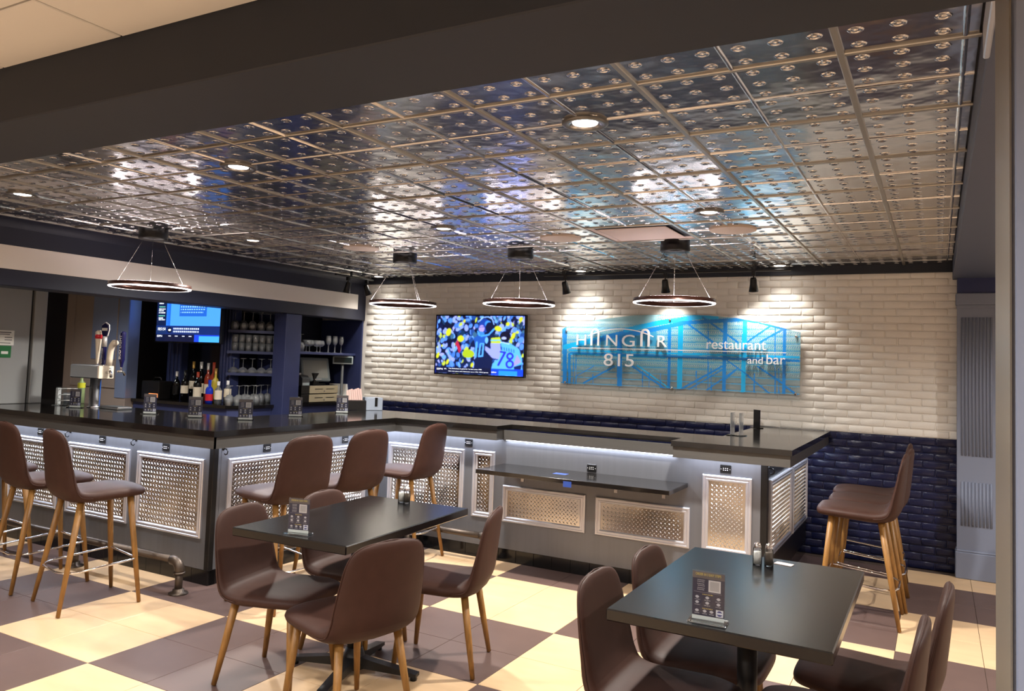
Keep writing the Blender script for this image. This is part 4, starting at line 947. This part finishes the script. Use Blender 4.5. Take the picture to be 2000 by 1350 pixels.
for k in range(5): obj('sheet', MB().box(-.09, .09, -.002, .002, 0, .2).xform(Matrix.Translation((-6.10 + .02 * k, 7.10 + .006 * k, 1.001)) @ Matrix.Rotation(R(35 + 2 * k), 4, 'Z') @ Matrix.Rotation(R(-6), 4, 'X')), m_paper, t)
add_thing('flower_pick', 'small white flower ornament left of the cash drawers', 'ornament', (-5.985, 6.33, 1.0), 0, [('flower_head', MB().sphere((0, 0, .04), .022).sphere((.012, .014, .055), .016).sphere((-.012, .01, .052), .016), m_white), ('flower_stem', MB().tube([(0, 0, 0), (0, 0, .04)], .004, 6), m_beige)])

# ================================================================== left end of the bar
gc = thing('tall_cabinet', 'tall grey cabinet panel at the left end of the bar counter', 'cabinet')
obj('door', MB().cbox(-6.70, -6.645, 2.7, 3.835, 1.036, 2.3, .004), m_greycab, gc)
obj('post', MB().cbox(-6.70, -6.64, 3.86, 3.965, 1.036, 2.3, .004), m_greycab, gc); obj('gap', MB().box(-6.72, -6.68, 3.83, 3.865, 1.036, 2.3), m_black, gc)
def notice(label, y0, y1, z0, z1, base, extra):
    t = thing('notice_sign', label, 'sign', (-6.6445, y0, z0))
    obj('sheet', MB().box(0, .003, 0, y1 - y0, 0, z1 - z0), base, t)
    for (a, b, c, d, m) in extra: obj('print', MB().box(.003, .0036, a, b, c, d), m, t)
notice('white licence notice with a round seal on the grey cabinet', 3.50, 3.705, 1.515, 1.636, m_paper, [(.02, .18, .10, .108, m_dgrey_pl), (.03, .17, .086, .092, m_dgrey_pl), (.13, .19, .04, .046, m_dgrey_pl), (.13, .19, .06, .066, m_dgrey_pl), (.03, .18, .015, .02, m_dgrey_pl)])
notice('green notice with a small white label below the licence', 3.50, 3.688, 1.413, 1.510, m_green, [(.11, .165, .03, .052, m_paper)])
tc = thing('panelled_cabinet', 'taupe panelled cabinet with reflection tinted steel sheet behind the beer taps', 'cabinet', (0, 0, 0))
obj('carcass', MB().cbox(-8.55, -7.452, 5.33, 5.46, 0, 2.3, .004), m_taupe, tc)
obj('panel_moulding', MB().box(-8.40, -7.62, 5.318, 5.33, 1.10, 1.115).box(-8.40, -8.385, 5.318, 5.33, 1.115, 2.2).box(-7.635, -7.62, 5.318, 5.33, 1.115, 2.2), m_taupe, tc)
obj('steel_sheet', MB().box(-8.06, -7.64, 5.322, 5.33, 1.40, 2.2), m_reflectsteel, tc); obj('steel_edge', MB().box(-7.452, -7.447, 5.33, 5.46, 1.0, 2.2).box(-7.62, -7.452, 5.324, 5.33, 1.0, 2.2), m_reflectsteel, tc)  # sheet and edge carry a painted blue reflection
# beer tower
tt = thing('beer_tower', 'stainless beer tap tower with four handles on the left bar counter', 'beer tap', (-5.955, 4.02, CT))
obj('column', MB().lathe([(.055, 0), (.055, .008), (.042, .012), (.042, .245)], 20, (-.045, 0, 0)), m_steel, tt)
obj('head', MB().cbox(-.29, .08, -.07, .07, .235, .345, .008), m_steel, tt)
obj('end_cap', MB().cbox(.08, .086, -.066, .066, .239, .341, .004), m_ivory, tt)
def handle(x, y, prof, m, lab, cap=None):
    f = obj('faucet', MB().tube([(x, y - .03, .30), (x, y + .02, .30), (x, y + .035, .27)], .010, 8).lathe([(.008, .30), (.008, .36)], 8, (x, y, 0)), m_chrome, tt)
    hd = obj('tap_handle', MB().lathe([(r_, .345 + z) for r_, z in prof], 12, (x, y, 0), cap=False), m, tt); hd['label'] = lab
    return hd
handle(-.10, .04, [(.006, 0), (.012, .03), (.018, .12), (.026, .22), (.028, .27), (.012, .285), (.001, .285)], m_ivory, 'tapered ivory tap handle with red mark')
hd = handle(-.02, .04, [(.006, 0), (.017, .01), (.018, .16), (.018, .24), (.001, .245)], m_tapnavy, 'navy and silver tap handle with shield badge')
obj('silver_band', MB().lathe([(.0195, .345 + .15), (.0195, .345 + .235)], 12, (-.02, .04, 0)), m_foil_s, hd)
obj('shield_badge', MB().prism_xz([(-.045, .325), (-.04, .375 - .02), (0, .375), (.04, .355), (.045, .325), (.03, .275), (0, .255), (-.03, .275)], -.006, .006).xform(Matrix.Translation((-.02, .04, .345 - .03))), m_tapnavy, hd)
obj('badge_rim', MB().prism_xz([(-.051, .325), (-.044, .362), (0, .383), (.044, .362), (.051, .325), (.034, .27), (0, .247), (-.034, .27)], -.003, .004).xform(Matrix.Translation((-.02, .043, .345 - .03))), m_white, hd)
obj('badge_lettering', MB().box(-.035, .035, -.0075, -.006, .312, .334).xform(Matrix.Translation((-.02, .04, .345 - .03))), m_white, hd)
obj('handle_lettering', text_mb('BOSTON LAGER', .125, .016, .001).xform(Matrix.Translation((-.012, .021, .345 + .015)) @ Matrix.Rotation(R(-90), 4, 'Y')), m_white, hd)
hd = obj('tap_handle', MB().tube([(.06, .04, .345), (.06, .04, .40), (.065, .04, .46), (.08, .04, .505), (.105, .04, .53), (.135, .04, .53)], [.02, .024, .024, .025, .026, .02], 12), m_ivory, tt); hd['label'] = 'curved ivory tap handle shaped like a bird'
obj('faucet', MB().lathe([(.007, .30), (.007, .35)], 8, (.06, .04, 0)), m_foil_g, tt)
hd = handle(.20, .05, [(.010, -.01), (.014, .02), (.022, .05), (.022, .26), (.018, .275), (.001, .28)], m_tapnavy, 'dark blue tap handle with white lettering')
obj('handle_lettering', text_mb('BUD LIGHT', .195, .026, .001).xform(Matrix.Translation((.212, .027, .345 + .055)) @ Matrix.Rotation(R(-90), 4, 'Y')), m_white, hd)
obj('side_faucet', MB().tube([(.08, .0, .29), (.14, .0, .29), (.15, .0, .25)], .012, 8).tube([(.13, 0, .29), (.13, 0, .325)], .008, 8), m_chrome, tt)
obj('red_mark', MB().lathe([(.0285, .345 + .215), (.0290, .345 + .25)], 12, (-.10, .04, 0)), m_red, tt)
add_thing('drip_tray', 'low steel drip tray beside the beer tower', 'tray', (-5.76, 4.04, CT), 0, [('tray_pan', MB().cbox(-.12, .12, -.06, .07, 0, .02, .004), m_steel), ('tray_grate', MB().box(-.11, .11, -.05, .06, .02, .022), m_dgrey_pl)])
# rack with glasses and a green bottle beyond the grey post
t = thing('wire_rack', 'white wire rack at the edge of the grey post', 'rack', (-6.52, 4.10, CT))
for k in range(3): obj('wire', MB().tube([(-.05, -.04, .02 + .05 * k), (.06, -.04, .03 + .05 * k), (.12, .03, .03 + .05 * k)], .004, 6), m_white, t)
obj('rack_post', MB().box(-.06, -.03, -.05, -.02, 0, .13), m_white, t)
for k in range(3): tag(obj('tumbler', GL['tumbler'], None, None, (-6.60 + .06 * k, 4.17, CT + .0)), 'clear tumbler behind the white wire rack, ' + nth(k), 'glass', 'tumblers in the wire rack')
bo = bottle('juice_bottle', -6.46, 4.20, .27, .030, mat('pale green glass', S(150, 170, 120), 0.1), 'pale green bottle with yellow label behind the grey post', m_white, mat('yellow label', S(220, 220, 60), 0.5), (.5, .66)); bo.location.z = CT

# ================================================================== table cards, caddy, shakers
def card_img():
    W, H = 66, 100; A, B = grid(W, H, 0, 66, 0, 100); img = np.zeros((H, W, 3)); img[:] = C3(30, 28, 60); r = random.Random(5)
    img[B < 15] = C3(96, 84, 84)
    img[(A > 33) & (A < 58) & (B > 17) & (B < 44)] = C3(214, 206, 204); img[(A > 36) & (A < 55) & (B > 20) & (B < 41)] = C3(176, 168, 168)
    for y in (19, 23, 28, 32, 37, 41): img[(A > 10) & (A < 25) & (abs(B - y) < 1.1) & (np.sin(A * 2.1 + y) > -.4)] = C3(170, 164, 170)
    img[(A > 3) & (A < 60) & (abs(B - 46.5) < .5)] = C3(120, 112, 130)
    for y in (51, 83): img[(A > 20) & (A < 42) & (abs(B - y) < 1.1) & (np.sin(A * 2.3 + y) > -.5)] = C3(200, 176, 96)
    for cx in (10, 31, 54):
        for cy in (58, 70): 
            ell(img, A, B, cx, cy, 3.6, 3.2, C3(196, 192, 200)); img[(abs(A - cx) < 6) & (abs(B - cy - 6) < 1.2) & (np.sin(A * 2.5) > -.5)] = C3(150, 146, 156)
    for cx in (10, 26, 40): ell(img, A, B, cx, 89, 3.6, 3.4, C3(196, 192, 200)); img[(abs(A - cx) < 5) & (abs(B - 95) < 1.1)] = C3(150, 146, 156)
    img[(A > 49) & (A < 64) & (B > 82) & (B < 98)] = C3(220, 218, 226); ell(img, A, B, 56.5, 90, 6, 6, C3(60, 60, 130)); img[(A > 51) & (A < 62) & (abs(B - 90) < 2)] = C3(226, 226, 236)
    return img
m_card = vcol_mat('menu card print', 0, 0.35)
card_proto = None
def card(label, x, y, z, rz, k=1.0, blank=False, lettered=False):
    global card_proto
    t = thing('menu_card_stand', label, 'menu card', (x, y, z), rz, 'acrylic menu card stands')
    w_, h_ = .098 * k, .150 * k
    if not blank:
        c = raster_obj('menu_card', card_img(), w_, h_ * .89, m_card, t, (-w_ / 2, -.0012, .017 * k)) if card_proto is None else obj('menu_card', card_proto, None, t, (-w_ / 2, -.0012, .017 * k))
        if card_proto is None and k == 1.0: card_proto = c.data
        obj('card_back', MB().box(-w_ / 2, w_ / 2, -.0008, .0008, .017 * k, h_ * .89 + .017 * k), m_tapnavy, t)
        if lettered: obj('heading', text_mb('ORDER IN 3 EASY STEPS', .078, .0075, .0004).xform(Matrix.Translation((-.040, -.0018, .1395))), mat('gold print', S(214, 190, 96), 0.5), t)
        obj('logo_strip', MB().box(-w_ / 2, w_ / 2, -.0016, -.0010, .004, .017 * k), m_paper, t)
    obj('acrylic_sleeve', MB().box(-w_ / 2 - .002, w_ / 2 + .002, -.003, -.002, 0.002, h_ + .004).box(-w_ / 2 - .002, w_ / 2 + .002, .002, .003, 0.002, h_ + .004), m_sheet, t)
    obj('acrylic_base', MB().cbox(-w_ / 2 - .01, w_ / 2 + .01, -.03, .03, 0, .006, .002), m_acryl, t)
    return t
card('menu card stand on the right dining table, nearest the viewer', -.620, 2.500, .7405, R(3), lettered=True)
card('menu card stand on the left dining table', -2.44, 2.63, .7405, R(14), lettered=True)
card('menu card stand on the bar counter left of the beer tower base', -6.02, 3.87, CT, R(18))
card('menu card stand on the bar counter right of the drip tray', -5.19, 3.93, CT, R(25))
card('menu card stand on the bar counter below the wine bottles', -4.75, 3.98, CT, R(32))
card('menu card stand beside the mitred joint at the bar corner', -4.375, 4.11, CT, R(42))
card('menu card stand on the bar counter before the broad navy pilaster', -4.405, 4.65, CT, R(42))
card('menu card stand on the bar counter before the cash drawers', -4.46, 5.27, CT, R(38))
card('menu card stand against the brick wall at the right end of the bar', -1.35, 6.98, CT, R(-48))
card('empty clear card stand on the bar near the grey post', -6.31, 3.93, CT, R(20), blank=True)
t = thing('acrylic_stand', 'pair of clear acrylic uprights on the right end of the bar', 'stand', (-1.31, 6.03, CT), R(75))
for k in (0, 1): obj('upright_plate', MB().box(-.03, .03, -.04 + .07 * k, -.034 + .07 * k, 0, .17), m_thin, t)
obj('stand_foot', MB().cbox(-.05, .05, -.06, .06, 0, .006, .002), m_acryl, t)
t = thing('napkin_caddy', 'steel and black napkin and straw caddy at the inner bar corner', 'caddy', (-4.62, 5.80, CT), R(52))
obj('caddy_body', MB().prism_yz([(-.07, 0), (.09, 0), (.09, .10), (-.07, .085)], -.20, -.02), m_case, t)
obj('napkin_box', MB().cbox(-.02, .13, -.09, .09, .0, .115, .004), m_caddy, t); obj('napkin_slot', MB().box(.055, .08, -.0925, -.089, .035, .116), m_black, t)
for k in range(7): obj('straw', MB().box(-.17 + .02 * k, -.152 + .02 * k, -.02, .0, .06, .20 + .004 * (k % 3)).xform(Matrix.Rotation(R(-8), 4, 'Y')), m_pinkp, t)

def shaker(x, y, z, fill, label):
    t = thing('shaker', label, 'shaker', (x, y, z), 0, 'salt and pepper shakers')
    obj('filling', MB().lathe([(.001, .005), (.0145, .005), (.0145, .052), (.001, .053)], 12, cap=False), fill, t)
    obj('glass_jar', MB().lathe([(.001, 0), (.018, 0), (.0185, .045), (.0165, .066), (.012, .071)], 12, cap=False), m_sheet, t)
    obj('metal_cap', MB().lathe([(.0145, .068), (.0145, .076), (.011, .086), (.001, .0895)], 14, cap=False), m_chrome, t)
shaker(-.636, 3.345, .7405, m_salt, 'salt shaker on the right dining table'); shaker(-.592, 3.352, .7405, m_pepper, 'pepper shaker on the right dining table')
shaker(-2.548, 3.535, .7405, m_salt, 'salt shaker on the left dining table'); shaker(-2.508, 3.53, .7405, m_pepper, 'pepper shaker on the left dining table')
tag(obj('paper_coaster', MB().cbox(-.035, .035, -.02, .02, 0, .002, .0008), m_vent, None, (-.545, 3.42, .7405), R(-10)), 'pale paper coaster beside the pepper shaker', 'coaster')

# ================================================================== tables
def table(label, x, y, rz, wx, ly):
    t = thing('dining_table', label, 'table', (x, y, 0), rz, 'dining tables')
    obj('table_top', MB().cbox(-wx / 2, wx / 2, -ly / 2, ly / 2, .702, .740, .004), m_table, t)
    obj('column', MB().lathe([(.036, .06), (.036, .69)], 16), m_iron, t)
    obj('top_plate', MB().cbox(-.16, .16, -.2, .2, .69, .702, .003), m_iron, t)
    b = obj('base', MB().lathe([(.06, .025), (.055, .07), (.04, .12)], 16), m_iron, t)
    for k in range(4):
        a = R(12 + 90 * k); L = .33 if k % 2 else .33
        mb = MB().prism_xz([(.03, .03), (.03, .085), (.10, .07), (L, .035), (L, .02)], -.024, .024).xform(Matrix.Rotation(a, 4, 'Z'))
        obj('foot', mb, m_iron, t); obj('glide', MB().lathe([(.016, 0), (.016, .022)], 10, ((L - .02) * math.cos(a), (L - .02) * math.sin(a), 0)), m_iron, t)
table('black dining table with menu card, in front of the bar corner', -2.468, 3.088, R(2.5), .635, 1.045)
table('black dining table nearest the viewer on the right', -.594, 2.972, R(0), .680, 1.060)

# ================================================================== chairs and stools
def interp(st, n):
    st = np.array(st, float); k = len(st); d = np.r_[0, np.cumsum(np.hypot(np.diff(st[:, 0]), np.diff(st[:, 1])) + np.abs(np.diff(st[:, 2])) * .25)]
    tt_ = np.linspace(0, d[-1], n); out = []
    # Catmull-Rom style cubic through the stations
    for t_ in tt_:
        i = min(max(np.searchsorted(d, t_) - 1, 0), k - 2); u = (t_ - d[i]) / (d[i + 1] - d[i] + 1e-9)
        p1, p2 = st[i], st[i + 1]; h_ = d[i + 1] - d[i]
        m1 = (st[i + 1] - st[i - 1]) / (d[i + 1] - d[i - 1]) * h_ if i > 0 else p2 - p1
        m2 = (st[i + 2] - st[i]) / (d[i + 2] - d[i]) * h_ if i < k - 2 else p2 - p1
        out.append((2 * u ** 3 - 3 * u ** 2 + 1) * p1 + (u ** 3 - 2 * u ** 2 + u) * m1 + (-2 * u ** 3 + 3 * u ** 2) * p2 + (u ** 3 - u ** 2) * m2)
    return np.array(out)
def loft(S_, i0, i1, nseg=20, caps=(True, True)):
    mb = MB(); rows = []
    for i in range(i0, i1 + 1):
        y, z, w_, t_, bow = S_[i]; a = S_[max(i - 1, 0)]; b = S_[min(i + 1, len(S_) - 1)]
        tn = np.array([b[0] - a[0], b[1] - a[1]]); tn /= np.hypot(*tn) + 1e-9; nrm = np.array([tn[1], -tn[0]])   # inner side
        row = []
        for k in range(nseg):
            g = 2 * math.pi * k / nseg; cx = math.cos(g); sx = math.sin(g)
            x = w_ / 2 * math.copysign(abs(cx) ** .62, cx); n_ = t_ / 2 * math.copysign(abs(sx) ** .8, sx) + bow * (2 * x / w_) ** 2
            row.append((x, y + nrm[0] * n_, z + nrm[1] * n_))
        rows.append(row)
    vs = [p for r_ in rows for p in r_]; m_ = len(rows); fs = []
    for i in range(m_ - 1):
        for k in range(nseg): fs.append((i * nseg + k, i * nseg + (k + 1) % nseg, (i + 1) * nseg + (k + 1) % nseg, (i + 1) * nseg + k))
    if caps[0]: fs.append(tuple(range(nseg)))
    if caps[1]: fs.append(tuple((m_ - 1) * nseg + k for k in range(nseg)))
    return mb.add(vs, fs, True)
def shell(seat_z, back_top, lean, depth=.23, wseat=.45, wtop=.37):
    b = back_top - seat_z
    st = [(depth + .008, seat_z - .036, .20, .02, 0), (depth, seat_z - .036, .32, .052, 0), (depth - .03, seat_z - .036, wseat - .06, .066, 0), (depth - .10, seat_z - .036, wseat - .01, .074, .002), (0, seat_z - .042, wseat, .078, .004),
          (-.12, seat_z - .046, wseat, .08, .008), (-.185, seat_z - .03, wseat - .005, .082, .016), (-.22, seat_z + .02, wseat - .01, .07, .024), (-.236, seat_z + b * .25, wseat - .015, .056, .026), (-.236 - lean * .4, seat_z + b * .5, wseat - .03, .046, .022),
          (-.236 - lean * .72, seat_z + b * .76, wtop + .02, .04, .016), (-.236 - lean * .90, seat_z + b * .90, wtop - .03, .036, .011), (-.236 - lean * .97, seat_z + b * .965, wtop - .11, .03, .006), (-.236 - lean, seat_z + b, wtop - .24, .014, .002)]
    return interp(st, 46)
def seat_set(t, S_):
    # split where the profile turns up into the backrest
    k = next(i for i in range(len(S_)) if S_[i][0] < -.21)
    obj('seat', loft(S_, 0, k, caps=(True, False)), m_leather, t); obj('backrest', loft(S_, k, len(S_) - 1, caps=(False, True)), m_leather, t)
    # piping along the rim of the backrest
    L = []; 
    for i in range(k - 6, len(S_) - 1): y, z, w_, t_, bow = S_[i]; L.append((w_ / 2 + .001, y + bow, z))
    top = S_[-1]; pts = L + [(0, top[0], top[1] + .004)] + [(-x, y, z) for x, y, z in reversed(L)]
    obj('piping', MB().tube(pts, .0028, 5), m_leather, t)
def leg_pair(t, xs, yt, yb, zt, spread):
    for s_ in (-1, 1): obj('leg', MB().tube([(s_ * xs, yt, zt), (s_ * (xs + spread * .5), (yt + yb) / 2, zt / 2), (s_ * (xs + spread), yb, 0.004)], [.019, .0165, .0115], 10), m_oak, t)
def make_chair(label, loc, rz):
    t = thing('dining_chair', label, 'chair', loc, rz, 'brown upholstered dining chairs')
    seat_set(t, shell(.445, .782, .035, .225)); leg_pair(t, .15, .15, .185, .385, .04); leg_pair(t, .145, -.15, -.215, .375, .045)
    return t
def make_stool(label, loc, rz):
    t = thing('bar_stool', label, 'bar stool', loc, rz, 'brown upholstered bar stools')
    seat_set(t, shell(.695, 1.035, .035, .225, .435, .36)); leg_pair(t, .15, .14, .205, .635, .055); leg_pair(t, .145, -.14, -.245, .62, .06)
    zr = .245; f = 1 - zr / .63
    xf = .15 + .055 * f; yf = .14 + .065 * f; yr = -.14 - .105 * f - .015
    pts = [(-xf, yf, zr + .02), (xf, yf, zr + .02), (xf + .012, yf - .02, zr + .015), (xf + .01, yr + .07, zr - .012), (xf - .02, yr + .01, zr - .015), (xf - .08, yr - .015, zr - .015), (-xf + .08, yr - .015, zr - .015), (-xf + .02, yr + .01, zr - .015), (-xf - .01, yr + .07, zr - .012), (-xf - .012, yf - .02, zr + .015)]
    obj('footrest_ring', MB().tube(pts, .0065, 8, closed=True), m_chrome, t)
    return t
c0 = make_chair('brown chair at the left table, near left seat facing the table', (-2.705, 2.83, 0), R(-80))
dup(c0, (-2.675, 3.36, 0), R(-86), 'brown chair at the left table, far left seat mostly hidden by the table')
dup(c0, (-2.195, 2.70, 0), R(74), 'brown chair at the left table with its back to the viewer')
dup(c0, (-2.20, 3.44, 0), R(108), 'brown chair at the left table, far right seat turned sideways')
dup(c0, (-.81, 2.70, 0), R(-90), 'brown chair at the right table, near left seat')
dup(c0, (-.78, 3.165, 0), R(-90), 'brown chair at the right table, far left seat')
dup(c0, (-.30, 2.77, 0), R(88), 'brown chair at the right table, near right seat')
dup(c0, (-.23, 3.28, 0), R(88), 'brown chair at the right table, far right seat')
s0 = make_stool('brown bar stool at the left bar front, before the panel next to the corner', (-4.445, 3.03, 0), R(-13))
dup(s0, (-5.065, 3.10, 0), R(-10), 'brown bar stool at the left bar front, second from the corner')
dup(s0, (-5.74, 3.12, 0), R(-6), 'brown bar stool at the left bar front, cut by the left image edge')
dup(s0, (-3.58, 3.68, 0), R(84), 'brown bar stool at the middle bar front, nearest the corner post')
dup(s0, (-3.58, 4.25, 0), R(86), 'brown bar stool at the middle bar front, between two stools')
dup(s0, (-3.58, 5.00, 0), R(95), 'brown bar stool nearest the inner bar corner')
dup(s0, (-.44, 5.55, 0), R(90), 'brown bar stool at the right bar end, nearest of three')
dup(s0, (-.42, 5.99, 0), R(90), 'brown bar stool at the right bar end, middle of three')
dup(s0, (-.44, 6.43, 0), R(90), 'brown bar stool at the right bar end, closest to the brick wall')
